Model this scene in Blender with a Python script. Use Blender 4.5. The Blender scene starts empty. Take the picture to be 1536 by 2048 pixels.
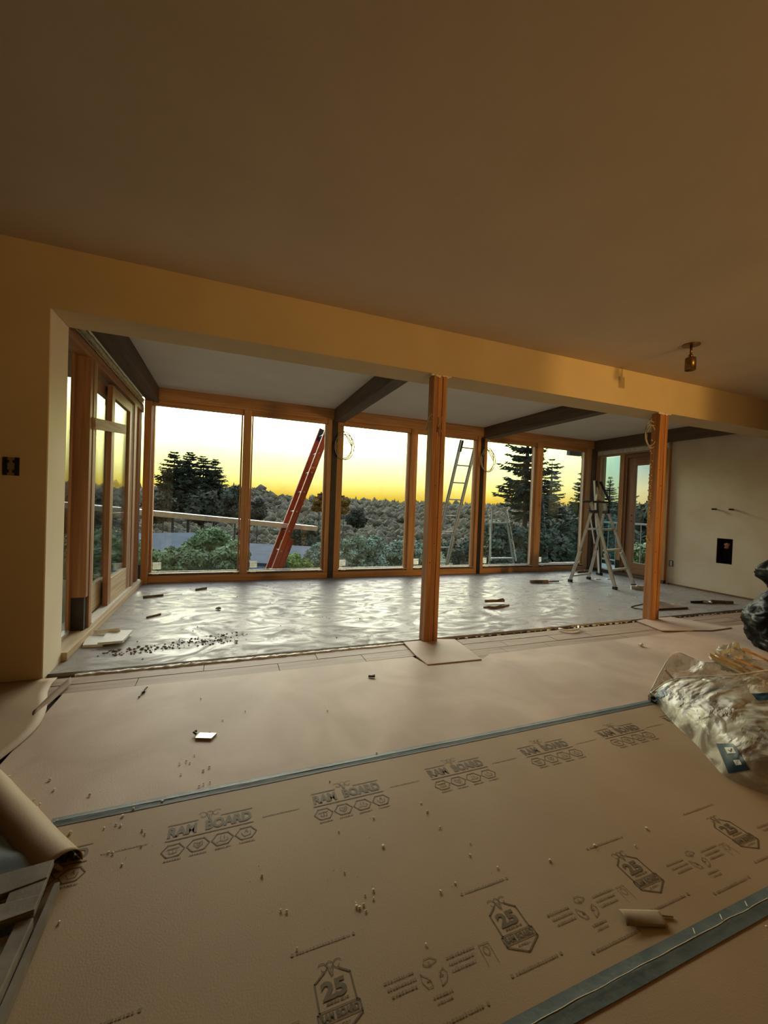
import bpy, math, random
from mathutils import Vector, Matrix, noise
random.seed(7)
C = bpy.context.scene.collection
S = bpy.context.scene
H = 1.07                                   # eye height of the photograph, metres

# ------------------------------------------------------------------ camera
cam = bpy.data.cameras.new('camera')
co = bpy.data.objects.new('camera', cam); C.objects.link(co)
cam.sensor_fit = 'VERTICAL'; cam.sensor_height = 36.0; cam.sensor_width = 27.0
cam.lens = 815.0 / 2048.0 * 36.0
cam.clip_start = 0.02; cam.clip_end = 3000
Rm = [[0.93169096, 0.02887931, 0.36210211], [-0.36129237, -0.02972943, 0.93197853], [0.03767999, -0.9991407, -0.01726476]]
M = Matrix([[Rm[i][0], -Rm[i][1], -Rm[i][2], 0] for i in range(3)] + [[0, 0, 0, 1]])
M[2][3] = H
co.matrix_world = M
S.camera = co

# ------------------------------------------------------------------ exposure
S.view_settings.view_transform = 'Standard'
S.view_settings.look = 'None'
S.view_settings.gamma = 1.0
S.view_settings.use_curve_mapping = False
S.view_settings.exposure = 0.0
S.cycles.use_denoising = True
S.cycles.max_bounces = 10
S.cycles.diffuse_bounces = 5
S.cycles.transparent_max_bounces = 16
S.cycles.sample_clamp_indirect = 6.0
S.cycles.caustics_reflective = False
S.cycles.caustics_refractive = False

# ------------------------------------------------------------------ sky after sunset
SKY = 12.0
W = bpy.data.worlds.new('sunset_sky'); S.world = W; W.use_nodes = True
nt = W.node_tree; N = nt.nodes; L = nt.links
bg = N['Background']; bg.inputs['Strength'].default_value = SKY
tc = N.new('ShaderNodeTexCoord'); sep = N.new('ShaderNodeSeparateXYZ'); L.new(tc.outputs['Generated'], sep.inputs[0])
def wramp(pts):
    r = N.new('ShaderNodeValToRGB'); e = r.color_ramp.elements
    while len(e) < len(pts): e.new(0.5)
    for k, (p, c) in enumerate(pts): e[k].position = p; e[k].color = (*c, 1)
    return r
mr = N.new('ShaderNodeMapRange'); mr.inputs['From Min'].default_value = -0.1; mr.inputs['From Max'].default_value = 0.9
L.new(sep.outputs['Z'], mr.inputs['Value'])
def absolute(pts): return [(p + .1, tuple(v / SKY for v in c)) for p, c in pts]
warm = wramp(absolute([(-.1, (.16, .15, .12)), (-.008, (.25, .2, .1)), (.004, (.95, .58, .035)), (.018, (1.1, .75, .075)), (.036, (1.3, 1.08, .24)), (.060, (1.6, 1.5, .55)), (.09, (2.2, 2.15, .86)), (.15, (4.4, 4.4, 1.7)), (.21, (9.5, 9.5, 5.5)), (.30, (18.5, 18, 15.5)), (.5, (13, 13.4, 13)), (.9, (4.2, 5, 5.8))]))
cool = wramp(absolute([(-.1, (.16, .15, .12)), (-.008, (.2, .18, .12)), (.004, (.8, .6, .2)), (.05, (.8, .75, .4)), (.10, (.45, .62, .55)), (.20, (.34, .60, .66)), (.40, (.5, .75, .9)), (.9, (1.2, 1.6, 2.2))]))
L.new(mr.outputs[0], warm.inputs[0]); L.new(mr.outputs[0], cool.inputs[0])
dotn = N.new('ShaderNodeVectorMath'); dotn.operation = 'DOT_PRODUCT'
L.new(tc.outputs['Generated'], dotn.inputs[0]); dotn.inputs[1].default_value = (math.sin(.13), math.cos(.13), 0)
m2 = N.new('ShaderNodeMapRange'); m2.interpolation_type = 'SMOOTHSTEP'
m2.inputs['From Min'].default_value = .68; m2.inputs['From Max'].default_value = .86
L.new(dotn.outputs['Value'], m2.inputs['Value'])
mx = N.new('ShaderNodeMixRGB'); L.new(m2.outputs[0], mx.inputs[0]); L.new(cool.outputs[0], mx.inputs[1]); L.new(warm.outputs[0], mx.inputs[2])
cl = N.new('ShaderNodeTexNoise'); cl.inputs['Scale'].default_value = 3.0; cl.inputs['Detail'].default_value = 4
mp = N.new('ShaderNodeMapping'); mp.inputs['Scale'].default_value = (1, 1, 5); L.new(tc.outputs['Generated'], mp.inputs[0]); L.new(mp.outputs[0], cl.inputs[0])
cr_ = N.new('ShaderNodeMapRange'); cr_.inputs['From Min'].default_value = .35; cr_.inputs['From Max'].default_value = .7; cr_.inputs['To Min'].default_value = 1.0; cr_.inputs['To Max'].default_value = .88
L.new(cl.outputs[0], cr_.inputs['Value'])
mul = N.new('ShaderNodeVectorMath'); mul.operation = 'SCALE'; L.new(mx.outputs[0], mul.inputs[0]); L.new(cr_.outputs[0], mul.inputs['Scale'])
L.new(mul.outputs[0], bg.inputs['Color'])

# ------------------------------------------------------------------ warm light from behind the camera: hall lamp and added fill spot
HALL_W, HALL_C = 900.0, (1.0, .62, .20)        # small hall lamp that throws the lit rectangle on the header
ROOM_W, ROOM_C = 400.0, (1.0, .62, .22)        # unseen warm spot added behind the camera to wash the header
def area(name, loc, rot, sx, sy, power, col):
    d = bpy.data.lights.new(name, 'AREA'); d.shape = 'RECTANGLE'; d.size = sx; d.size_y = sy; d.energy = power; d.color = col
    o = bpy.data.objects.new(name, d); C.objects.link(o); o.location = loc; o.rotation_euler = rot
    return o
hl = bpy.data.lights.new('hall_lamp_light', 'SPOT'); hl.energy = HALL_W; hl.color = HALL_C; hl.shadow_soft_size = .09; hl.spot_size = .75
ho = bpy.data.objects.new('hall_lamp_light', hl); C.objects.link(ho); ho.location = (3.0, -6.6, 1.9); ho.rotation_euler = (math.radians(94), 0, 0)
rl = bpy.data.lights.new('room_fill_light', 'SPOT'); rl.energy = ROOM_W; rl.color = ROOM_C; rl.shadow_soft_size = .25; rl.spot_size = math.radians(76); rl.spot_blend = 1.0
ro = bpy.data.objects.new('room_fill_light', rl); C.objects.link(ro); ro.location = (3.69, -3.2, 1.5); ro.rotation_euler = (math.radians(102), 0, math.radians(16))
def portal(name, loc, rot, sx, sy):
    o = area(name, loc, rot, sx, sy, 1, (1, 1, 1)); o.data.cycles.is_portal = True
portal('window_portal', (2.7, 5.9, 1.17), (math.radians(-90), 0, 0), 7.3, 2.3)
portal('side_portal', (-1.13, 4.4, 1.1), (math.radians(90), 0, math.radians(-90)), 2.6, 2.2)
portal('door_portal', (6.6, 5.05, 1.1), (math.radians(90), 0, math.radians(90)), 1.3, 2.1)

# ================================================================== helpers
def nodes_mat(name):
    m = bpy.data.materials.new(name); m.use_nodes = True
    return m, m.node_tree.nodes, m.node_tree.links, m.node_tree.nodes['Principled BSDF']
def mat(name, c1, c2=None, scale=8, rough=.7, bump=.0, bscale=60, metal=0, stretch=(1, 1, 1), detail=4, spec=.4, lo=.35, hi=.65, dist=0.0):
    m, n, l, p = nodes_mat(name)
    p.inputs['Roughness'].default_value = rough; p.inputs['Metallic'].default_value = metal
    p.inputs['Specular IOR Level'].default_value = spec
    p.inputs['Base Color'].default_value = (*c1, 1)
    t = n.new('ShaderNodeTexCoord'); mp = n.new('ShaderNodeMapping'); mp.inputs['Scale'].default_value = stretch
    l.new(t.outputs['Object'], mp.inputs[0])
    if c2:
        a = n.new('ShaderNodeTexNoise'); a.inputs['Scale'].default_value = scale; a.inputs['Detail'].default_value = detail; a.inputs['Distortion'].default_value = dist
        l.new(mp.outputs[0], a.inputs[0])
        r = n.new('ShaderNodeValToRGB'); r.color_ramp.elements[0].position = lo; r.color_ramp.elements[1].position = hi
        r.color_ramp.elements[0].color = (*c1, 1); r.color_ramp.elements[1].color = (*c2, 1)
        l.new(a.outputs[0], r.inputs[0]); l.new(r.outputs[0], p.inputs['Base Color'])
    if bump:
        b = n.new('ShaderNodeTexNoise'); b.inputs['Scale'].default_value = bscale; b.inputs['Detail'].default_value = 3; l.new(mp.outputs[0], b.inputs[0])
        bn = n.new('ShaderNodeBump'); bn.inputs['Strength'].default_value = bump; bn.inputs['Distance'].default_value = .004
        l.new(b.outputs[0], bn.inputs['Height']); l.new(bn.outputs[0], p.inputs['Normal'])
    return m
def wood(name, c1, c2, axis='Z', rough=.6, scale=5):
    st = {'X': (.25, 6, 6), 'Y': (6, .25, 6), 'Z': (6, 6, .25)}[axis]
    return mat(name, c1, c2, scale, rough, .25, 18, stretch=st, detail=6, dist=.6)
M_ = {}
M_['paint'] = mat('wall_paint', (.60, .44, .235), (.64, .475, .26), 3, .75, .10, 260)
M_['brownwall'] = mat('low_bounce_wall', (.16, .11, .07), (.19, .135, .085), 3, .8)  # unseen walls made darker here to cut bounced light
M_['plaster'] = mat('bare_plaster', (.76, .63, .46), (.86, .75, .58), 1.6, .7, .12, 60, lo=.4, hi=.62)
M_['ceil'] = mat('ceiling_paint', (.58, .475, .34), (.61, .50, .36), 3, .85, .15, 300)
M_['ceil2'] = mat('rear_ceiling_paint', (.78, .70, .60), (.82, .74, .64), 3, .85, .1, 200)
for a in 'XYZ':
    M_['fir' + a] = wood('fir_wood_' + a.lower(), (.42, .19, .065), (.62, .32, .13), a)
    M_['door' + a] = wood('door_wood_' + a.lower(), (.26, .12, .055), (.39, .195, .10), a, .5)
    M_['dark' + a] = wood('dark_beam_' + a.lower(), (.095, .058, .034), (.15, .095, .06), a, .6)
    M_['pale' + a] = wood('pale_wood_' + a.lower(), (.42, .30, .17), (.58, .44, .28), a, .7)
M_['post'] = wood('old_post_wood', (.34, .13, .04), (.58, .26, .09), 'Z', .6)
M_['black'] = mat('black_steel', (.012, .009, .007), (.025, .018, .014), 9, .5)
M_['ram'] = mat('kraft_board', (.375, .255, .145), (.43, .30, .18), 2.2, .62, .12, 220, lo=.3, hi=.7)
M_['ram2'] = mat('kraft_board_dusty', (.50, .365, .275), (.64, .50, .395), 2.4, .6, .12, 180, lo=.35, hi=.7, dist=1)
M_['kraft_edge'] = mat('kraft_torn', (.28, .20, .13), (.36, .26, .17), 9, .8)
M_['ink'] = mat('print_ink', (.11, .075, .035), (.15, .10, .05), 90, .6, lo=.3, hi=.7)
M_['ink2'] = mat('faint_print_ink', (.22, .15, .085), (.28, .19, .11), 60, .6)
M_['tape'] = mat('blue_tape', (.095, .135, .145), (.15, .185, .19), 14, .5, .3, 60)
M_['tape_edge'] = mat('tape_crease', (.28, .33, .34), (.36, .4, .4), 20, .5)
M_['crumb'] = mat('foam_crumb', (.86, .78, .62), (.95, .88, .72), 30, .8)
M_['dust'] = mat('dark_debris', (.16, .12, .085), (.30, .24, .18), 40, .9)
M_['plank'] = mat('oak_plank', (.30, .20, .135), (.42, .30, .215), 5, .6, .2, 30, stretch=(.4, 6, 6), detail=6)
M_['sub'] = mat('subfloor', (.10, .075, .055), (.15, .115, .085), 8, .9)
M_['mortar'] = mat('pale_adhesive', (.66, .61, .52), (.9, .86, .78), 30, .5, .8, 50)
M_['alu'] = mat('aluminium', (.55, .53, .47), (.68, .66, .6), 20, .38, .05, 90, metal=.75)
M_['alu2'] = mat('weathered_aluminium', (.50, .49, .45), (.62, .61, .57), 20, .5, metal=.3)
M_['rubber'] = mat('black_plastic', (.012, .012, .014), (.022, .022, .025), 30, .45)
M_['red'] = mat('orange_fibreglass', (.42, .075, .03), (.52, .10, .04), 12, .42)
M_['redlight'] = mat('worn_fibreglass', (.75, .30, .2), (.8, .38, .26), 30, .5)
M_['white'] = mat('white_plastic', (.72, .70, .64), (.8, .78, .72), 30, .5)
M_['brass'] = mat('antique_brass', (.16, .085, .025), (.24, .13, .04), 20, .35, metal=.85)
M_['foil'] = mat('insulation_foil', (.5, .42, .25), (.75, .66, .42), 22, .35, .8, 40, metal=.3)
M_['cable'] = mat('cable_sheath', (.34, .28, .19), (.42, .35, .25), 20, .5)
M_['greyplastic'] = mat('grey_film', (.13, .17, .19), (.17, .215, .235), 4, .35, .4, 22)
M_['weather'] = mat('weathered_board', (.17, .14, .11), (.30, .26, .22), 7, .75, .4, 30)
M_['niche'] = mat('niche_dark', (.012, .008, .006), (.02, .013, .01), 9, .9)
M_['pink'] = mat('pink_clay', (.5, .22, .15), (.6, .3, .2), 20, .8)
M_['blacklabel'] = mat('label_navy', (.008, .03, .05), (.012, .04, .065), 20, .4)
M_['blueink'] = mat('bag_blue_ink', (.01, .05, .09), (.015, .07, .11), 20, .4)
M_['railing'] = mat('deck_rail_metal', (.28, .29, .27), (.34, .35, .33), 20, .5, metal=.4)
def leafmat(name, c1, c2, s=.6):
    m = mat(name, c1, c2, s, .8, spec=.15); return m
M_['conifer'] = leafmat('fir_needles', (.035, .04, .024), (.07, .075, .045))
M_['conifer2'] = leafmat('near_fir_needles', (.035, .05, .034), (.08, .10, .065))
M_['broad'] = leafmat('dark_broadleaf', (.06, .056, .038), (.13, .115, .075))
M_['bush'] = leafmat('garden_bush', (.14, .19, .08), (.30, .36, .18), 2)
M_['bush2'] = leafmat('silver_bush', (.17, .21, .13), (.36, .42, .30), 2.5)
M_['bush3'] = leafmat('bright_bush', (.12, .20, .04), (.30, .38, .10), 3)
M_['bushd'] = leafmat('dark_hedge', (.05, .068, .045), (.11, .135, .085), 2)
M_['lit_orange'] = leafmat('lit_tree', (.20, .09, .02), (.30, .16, .04), 2)  # orange light on the tree tips painted into the leaf colour
M_['bark'] = mat('tree_bark', (.06, .045, .035), (.10, .08, .06), 6, .9)
M_['hill'] = mat('forest_hill', (.115, .092, .058), (.215, .175, .112), .06, .95, spec=.1, detail=8)  # distance haze put into the colour as a lighter tone
_h = M_['hill'].node_tree; _t = _h.nodes.new('ShaderNodeTexCoord'); _n = _h.nodes.new('ShaderNodeTexNoise'); _n.inputs['Scale'].default_value = .9; _n.inputs['Detail'].default_value = 6; _b = _h.nodes.new('ShaderNodeBump'); _b.inputs['Strength'].default_value = 1.0; _b.inputs['Distance'].default_value = 1.2
_h.links.new(_t.outputs['Object'], _n.inputs[0]); _h.links.new(_n.outputs[0], _b.inputs['Height']); _h.links.new(_b.outputs[0], _h.nodes['Principled BSDF'].inputs['Normal'])
M_['lawn'] = mat('rough_garden', (.05, .065, .03), (.10, .12, .06), .5, .95, spec=.1)
M_['roofg'] = mat('grey_shingle', (.06, .07, .085), (.09, .10, .12), 3, .8)
M_['siding'] = mat('pale_siding', (.085, .095, .105), (.12, .13, .14), 2, .8)
M_['house_dark'] = mat('dark_siding', (.04, .04, .05), (.06, .06, .07), 2, .8)

def glassmat(name, tint, refl=.07):
    m, n, l, p = nodes_mat(name); n.remove(p)
    out = n['Material Output']
    tr = n.new('ShaderNodeBsdfTransparent'); tr.inputs[0].default_value = (*tint, 1)
    gl = n.new('ShaderNodeBsdfGlossy'); gl.inputs['Roughness'].default_value = .02
    lw = n.new('ShaderNodeLayerWeight'); lw.inputs['Blend'].default_value = .12
    mr = n.new('ShaderNodeMapRange'); mr.inputs['To Min'].default_value = refl * .5; mr.inputs['To Max'].default_value = .7
    l.new(lw.outputs['Fresnel'], mr.inputs['Value'])
    # smudges and dust on the pane
    t = n.new('ShaderNodeTexCoord'); a = n.new('ShaderNodeTexNoise'); a.inputs['Scale'].default_value = 2.2; a.inputs['Detail'].default_value = 5; a.inputs['Distortion'].default_value = 1.2
    l.new(t.outputs['Object'], a.inputs[0])
    r = n.new('ShaderNodeMapRange'); r.inputs['From Min'].default_value = .52; r.inputs['From Max'].default_value = .78; r.inputs['To Max'].default_value = .05
    l.new(a.outputs[0], r.inputs['Value'])
    df = n.new('ShaderNodeBsdfDiffuse'); df.inputs[0].default_value = (.7, .68, .6, 1)
    m1 = n.new('ShaderNodeMixShader'); m2 = n.new('ShaderNodeMixShader')
    l.new(mr.outputs[0], m1.inputs[0]); l.new(tr.outputs[0], m1.inputs[1]); l.new(gl.outputs[0], m1.inputs[2])
    l.new(r.outputs[0], m2.inputs[0]); l.new(m1.outputs[0], m2.inputs[1]); l.new(df.outputs[0], m2.inputs[2])
    l.new(m2.outputs[0], out.inputs['Surface'])
    return m
M_['glass'] = glassmat('window_glass', (.96, .97, .95))
M_['glassb'] = glassmat('tinted_glass', (.74, .87, .90))

def slabmat():
    m, n, l, p = nodes_mat('troweled_slab')
    t = n.new('ShaderNodeTexCoord')
    mp = n.new('ShaderNodeMapping'); mp.inputs['Scale'].default_value = (1.0, 1.6, 1); mp.inputs['Rotation'].default_value = (0, 0, .25); l.new(t.outputs['Object'], mp.inputs[0])
    a = n.new('ShaderNodeTexNoise'); a.inputs['Scale'].default_value = 2.6; a.inputs['Detail'].default_value = 13; a.inputs['Distortion'].default_value = 2.6; a.inputs['Roughness'].default_value = .68
    l.new(mp.outputs[0], a.inputs[0])
    r = n.new('ShaderNodeMapRange'); r.inputs['From Min'].default_value = .36; r.inputs['From Max'].default_value = .66; r.inputs['To Min'].default_value = .16; r.inputs['To Max'].default_value = .70
    l.new(a.outputs[0], r.inputs['Value']); l.new(r.outputs[0], p.inputs['Roughness'])
    c = n.new('ShaderNodeValToRGB'); c.color_ramp.elements[0].position = .35; c.color_ramp.elements[1].position = .7
    c.color_ramp.elements[0].color = (.43, .40, .375, 1); c.color_ramp.elements[1].color = (.25, .235, .22, 1)
    l.new(a.outputs[0], c.inputs[0]); l.new(c.outputs[0], p.inputs['Base Color'])
    p.inputs['Specular IOR Level'].default_value = .075
    b = n.new('ShaderNodeBump'); b.inputs['Strength'].default_value = .36; b.inputs['Distance'].default_value = .006
    l.new(a.outputs[0], b.inputs['Height']); l.new(b.outputs[0], p.inputs['Normal'])
    return m
M_['slab'] = slabmat()
def papermat():
    m, n, l, p = nodes_mat('label_paper'); out = n['Material Output']
    t = n.new('ShaderNodeBsdfTranslucent'); t.inputs[0].default_value = (.95, .95, .9, 1); d = n.new('ShaderNodeBsdfDiffuse'); d.inputs[0].default_value = (.85, .84, .78, 1)
    x = n.new('ShaderNodeMixShader'); x.inputs[0].default_value = .5; l.new(d.outputs[0], x.inputs[1]); l.new(t.outputs[0], x.inputs[2]); l.new(x.outputs[0], out.inputs['Surface'])
    return m
M_['paper'] = papermat()
def filmmat():
    m, n, l, p = nodes_mat('clear_bag_film'); out = n['Material Output']
    p.inputs['Base Color'].default_value = (.78, .76, .66, 1); p.inputs['Roughness'].default_value = .3; p.inputs['Specular IOR Level'].default_value = .45
    t = n.new('ShaderNodeTexCoord')
    a = n.new('ShaderNodeTexNoise'); a.inputs['Scale'].default_value = 7; a.inputs['Detail'].default_value = 4; a.inputs['Distortion'].default_value = 1.5; l.new(t.outputs['Object'], a.inputs[0])
    c = n.new('ShaderNodeValToRGB'); c.color_ramp.elements[0].position = .38; c.color_ramp.elements[1].position = .62
    c.color_ramp.elements[0].color = (.28, .245, .19, 1); c.color_ramp.elements[1].color = (.66, .63, .53, 1)
    l.new(a.outputs[0], c.inputs[0]); l.new(c.outputs[0], p.inputs['Base Color'])
    tr = n.new('ShaderNodeBsdfTransparent'); ms = n.new('ShaderNodeMixShader')
    r = n.new('ShaderNodeMapRange'); r.inputs['From Min'].default_value = .4; r.inputs['From Max'].default_value = .65; r.inputs['To Min'].default_value = .62; r.inputs['To Max'].default_value = .15
    l.new(a.outputs[0], r.inputs['Value']); l.new(r.outputs[0], ms.inputs[0]); l.new(p.outputs[0], ms.inputs[1]); l.new(tr.outputs[0], ms.inputs[2])
    l.new(ms.outputs[0], out.inputs['Surface'])
    return m
M_['film'] = filmmat()
M_['blackbag'] = mat('black_bag_film', (.003, .003, .003), (.006, .006, .005), 5, .38, .15, 8, spec=.12)

class MB:
    """collects geometry for ONE mesh object"""
    def __init__(s): s.v = []; s.f = []
    def add(s, vs, fs):
        k = len(s.v); s.v += [tuple(v) for v in vs]; s.f += [tuple(i + k for i in f) for f in fs]; return s
    def box(s, x0, x1, y0, y1, z0, z1):
        vs = [(x, y, z) for x in (x0, x1) for y in (y0, y1) for z in (z0, z1)]
        return s.add(vs, [(0, 1, 3, 2), (4, 6, 7, 5), (0, 4, 5, 1), (2, 3, 7, 6), (0, 2, 6, 4), (1, 5, 7, 3)])
    def bar(s, a, b, w, t, side=(0, 0, 1)):
        """rectangular bar from a to b, w along the side direction, t across"""
        a, b = Vector(a), Vector(b); d = (b - a).normalized(); sd = Vector(side); sd = (sd - d * sd.dot(d)).normalized(); o = d.cross(sd)
        vs = [p + sd * i * w / 2 + o * j * t / 2 for p in (a, b) for i, j in ((-1, -1), (1, -1), (1, 1), (-1, 1))]
        return s.add(vs, [(0, 1, 2, 3), (7, 6, 5, 4), (0, 4, 5, 1), (1, 5, 6, 2), (2, 6, 7, 3), (3, 7, 4, 0)])
    def channel(s, a, b, w, t, side, th=.006):
        """C-section rail: web plus two flanges"""
        a, b = Vector(a), Vector(b); d = (b - a).normalized(); sd = Vector(side); sd = (sd - d * sd.dot(d)).normalized(); o = d.cross(sd)
        s.bar(a, b, w, th, sd)
        for q in (-1, 1):
            off = sd * q * (w / 2 - th / 2) + o * (t / 2)
            s.bar(a + off, b + off, th, t, sd)
        return s
    def tube(s, pts, r, n=8, closed=False):
        pts = [Vector(p) for p in pts]; k = len(s.v); m = len(pts); up = Vector((0, 0, 1))
        for i, p in enumerate(pts):
            if closed: d = pts[(i + 1) % m] - pts[i - 1]
            else: d = pts[min(i + 1, m - 1)] - pts[max(i - 1, 0)]
            d.normalize(); u = up if abs(d.dot(up)) < .95 else Vector((1, 0, 0))
            a = d.cross(u).normalized(); b = d.cross(a); rr = r[i] if isinstance(r, (list, tuple)) else r
            for j in range(n):
                t = 2 * math.pi * j / n; s.v.append(tuple(p + a * math.cos(t) * rr + b * math.sin(t) * rr))
        for i in range(m if closed else m - 1):
            i2 = (i + 1) % m
            for j in range(n):
                s.f.append((k + i * n + j, k + i * n + (j + 1) % n, k + i2 * n + (j + 1) % n, k + i2 * n + j))
        if not closed:
            s.f.append(tuple(k + j for j in range(n))[::-1]); s.f.append(tuple(k + (m - 1) * n + j for j in range(n)))
        return s
    def prism(s, poly, z0, z1):
        n = len(poly); vs = [(x, y, z0) for x, y in poly] + [(x, y, z1) for x, y in poly]
        fs = [tuple(range(n))[::-1], tuple(range(n, 2 * n))] + [(i, (i + 1) % n, n + (i + 1) % n, n + i) for i in range(n)]
        return s.add(vs, fs)
    def blob(s, c, r, seed=0, sq=(1, 1, 1), jag=.35):
        rnd = random.Random(seed); c = Vector(c)
        ico = [(0, 0, 1), (.89, 0, .45), (.28, .85, .45), (-.72, .53, .45), (-.72, -.53, .45), (.28, -.85, .45), (.72, .53, -.45), (-.28, .85, -.45), (-.89, 0, -.45), (-.28, -.85, -.45), (.72, -.53, -.45), (0, 0, -1)]
        fs = [(0, 1, 2), (0, 2, 3), (0, 3, 4), (0, 4, 5), (0, 5, 1), (1, 6, 2), (2, 7, 3), (3, 8, 4), (4, 9, 5), (5, 10, 1), (6, 7, 2), (7, 8, 3), (8, 9, 4), (9, 10, 5), (10, 6, 1), (11, 7, 6), (11, 8, 7), (11, 9, 8), (11, 10, 9), (11, 6, 10)]
        return s.add([(c.x + x * r * sq[0] * (1 + rnd.uniform(-jag, jag)), c.y + y * r * sq[1] * (1 + rnd.uniform(-jag, jag)), c.z + z * r * sq[2] * (1 + rnd.uniform(-jag, jag))) for x, y, z in ico], fs)
    def build(s, name, m, parent=None, smooth=False, bevel=0, label=None):
        me = bpy.data.meshes.new(name); me.from_pydata(s.v, [], s.f); me.materials.append(m); me.update()
        if smooth: me.polygons.foreach_set('use_smooth', [True] * len(me.polygons))
        o = bpy.data.objects.new(name, me); C.objects.link(o)
        if parent: o.parent = parent; o.matrix_parent_inverse = Matrix.Translation(parent.location).inverted() if parent.type == 'EMPTY' else Matrix()
        if bevel:
            b = o.modifiers.new('bevel', 'BEVEL'); b.width = bevel; b.segments = 2; b.limit_method = 'ANGLE'
        if label: o['label'] = label
        return o
def tag(o, label, cat, group=None, kind=None):
    o['label'] = label; o['category'] = cat
    if group: o['group'] = group
    if kind: o['kind'] = kind
    return o
def struct(o, label=None):
    o['kind'] = 'structure'
    if label: o['label'] = label
    return o
def thing(name, loc, label, cat, group=None):
    o = bpy.data.objects.new(name, None); C.objects.link(o); o.location = loc; o.empty_display_size = .1
    return tag(o, label, cat, group)
def frame(name, loc, label=None):
    o = bpy.data.objects.new(name, None); C.objects.link(o); o.location = loc
    return struct(o, label)
def box(name, m, b, parent=None, bevel=0, label=None): return MB().box(*b).build(name, m, parent, bevel=bevel, label=label)

# ================================================================== the shell
XL, XR = -.95, 6.48
YS, YW = 2.905, 5.68        # step between rooms, inner face of the window framing
ZC, ZR, ZH = 2.45, 2.405, 2.105
# subfloor + slab
struct(box('floor', M_['sub'], (-3.0, 6.62, -3.5, 2.93, -.06, -.022)), 'bare subfloor under the boards')
floor = bpy.data.objects['floor']
slab = MB(); slab.box(-1.15, 6.62, YS + .018, 5.9, -.06, 0)
struct(slab.build('floor.001', M_['slab']), 'pale troweled floor of the glazed room')
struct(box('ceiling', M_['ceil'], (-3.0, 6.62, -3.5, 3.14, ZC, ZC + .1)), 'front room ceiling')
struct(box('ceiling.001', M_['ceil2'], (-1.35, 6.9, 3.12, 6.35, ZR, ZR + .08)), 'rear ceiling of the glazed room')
struct(box('roof', M_['siding'], (-3.2, 7.1, -3.7, 6.4, 2.56, 2.62)))  # unseen slab added above the ceilings to block sky light
# header between the rooms and wall left of the opening (same face)
struct(box('wall_centre', M_['paint'], (XL, XR, 2.84, 3.12, ZH, ZC)), 'dropped header across the opening')
wl = MB(); wl.box(-3.0, XL, 2.84, 3.12, -.02, ZC)
struct(wl.build('wall_left', M_['paint']), 'wall left of the opening')
box('lit_jamb_face', mat('lit_jamb_colour', (.86, .76, .58), (.9, .8, .62), 4, .6), (XL, XL + .004, 2.846, 3.118, 0, ZH - .002), bpy.data.objects['wall_left'], label='end face of the wall, window light painted on as a paler colour')  # window light on the jamb painted as a paler overlay
struct(MB().box(-3.1, -3.0, -3.5, 2.9, -.02, ZC).build('wall_side', M_['brownwall']))
# back wall with a doorway into the hall
bw = MB(); bw.box(-3.0, 2.885, -3.6, -3.5, -.02, ZC); bw.box(3.567, 6.6, -3.6, -3.5, -.02, ZC); bw.box(2.885, 3.567, -3.6, -3.5, 2.4, ZC)
struct(bw.build('wall_back', M_['brownwall']))
hall = MB(); hall.box(1.5, 1.6, -7.6, -3.6, -.02, ZC); hall.box(5.3, 5.4, -7.6, -3.6, -.02, ZC); hall.box(1.5, 5.4, -7.7, -7.6, -.02, ZC); hall.box(1.5, 5.4, -7.6, -3.6, -.06, -.02); hall.box(1.5, 5.4, -7.6, -3.6, ZC, ZC + .1)
struct(hall.build('wall_hall', M_['brownwall']))
# right wall, with the square recess cut through the plaster
rw = MB(); ny0, ny1, nz0, nz1 = 3.46, 3.655, .43, .78
rw.box(XR, 6.62, -3.5, ny0, -.02, ZC); rw.box(XR, 6.62, ny1, 4.34, -.02, ZC); rw.box(XR, 6.62, ny0, ny1, -.02, nz0); rw.box(XR, 6.62, ny0, ny1, nz1, ZC)
rwall = struct(rw.build('wall_right', M_['plaster']), 'bare patched plaster wall')
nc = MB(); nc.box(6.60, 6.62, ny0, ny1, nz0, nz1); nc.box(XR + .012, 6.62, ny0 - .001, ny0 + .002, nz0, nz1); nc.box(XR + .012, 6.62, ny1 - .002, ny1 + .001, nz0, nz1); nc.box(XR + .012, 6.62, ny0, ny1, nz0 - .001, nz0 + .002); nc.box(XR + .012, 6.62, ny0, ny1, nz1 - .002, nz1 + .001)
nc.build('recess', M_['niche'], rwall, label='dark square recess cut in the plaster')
rg = MB(); rg.blob((6.53, 3.555, .70), .032, 3, (1, 1.1, .8)); rg.blob((6.53, 3.56, .66), .026, 4)
tag(rg.build('clay_lump', M_['pink']), 'small pink lump inside the dark wall recess', 'debris')
struct(box('baseboard_right', wood('reddish_strip', (.17, .085, .05), (.24, .13, .08), 'Y'), (6.46, XR, -3.4, 4.3, -.004, .022)), 'thin reddish strip along the plaster wall')
for i, y in enumerate((3.69, 3.48)):
    p = MB().tube([(XR, y, 1.187), (6.40, y, 1.187)], .012, 10)
    tag(p.build('pipe_stub', M_['rubber'], smooth=True), ('short dark pipe stub in the plaster wall, nearer the wooden post' if i == 0 else 'short dark pipe stub in the plaster wall, straight above the recess'), 'pipe', 'pipe stubs in the plaster wall')
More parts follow.
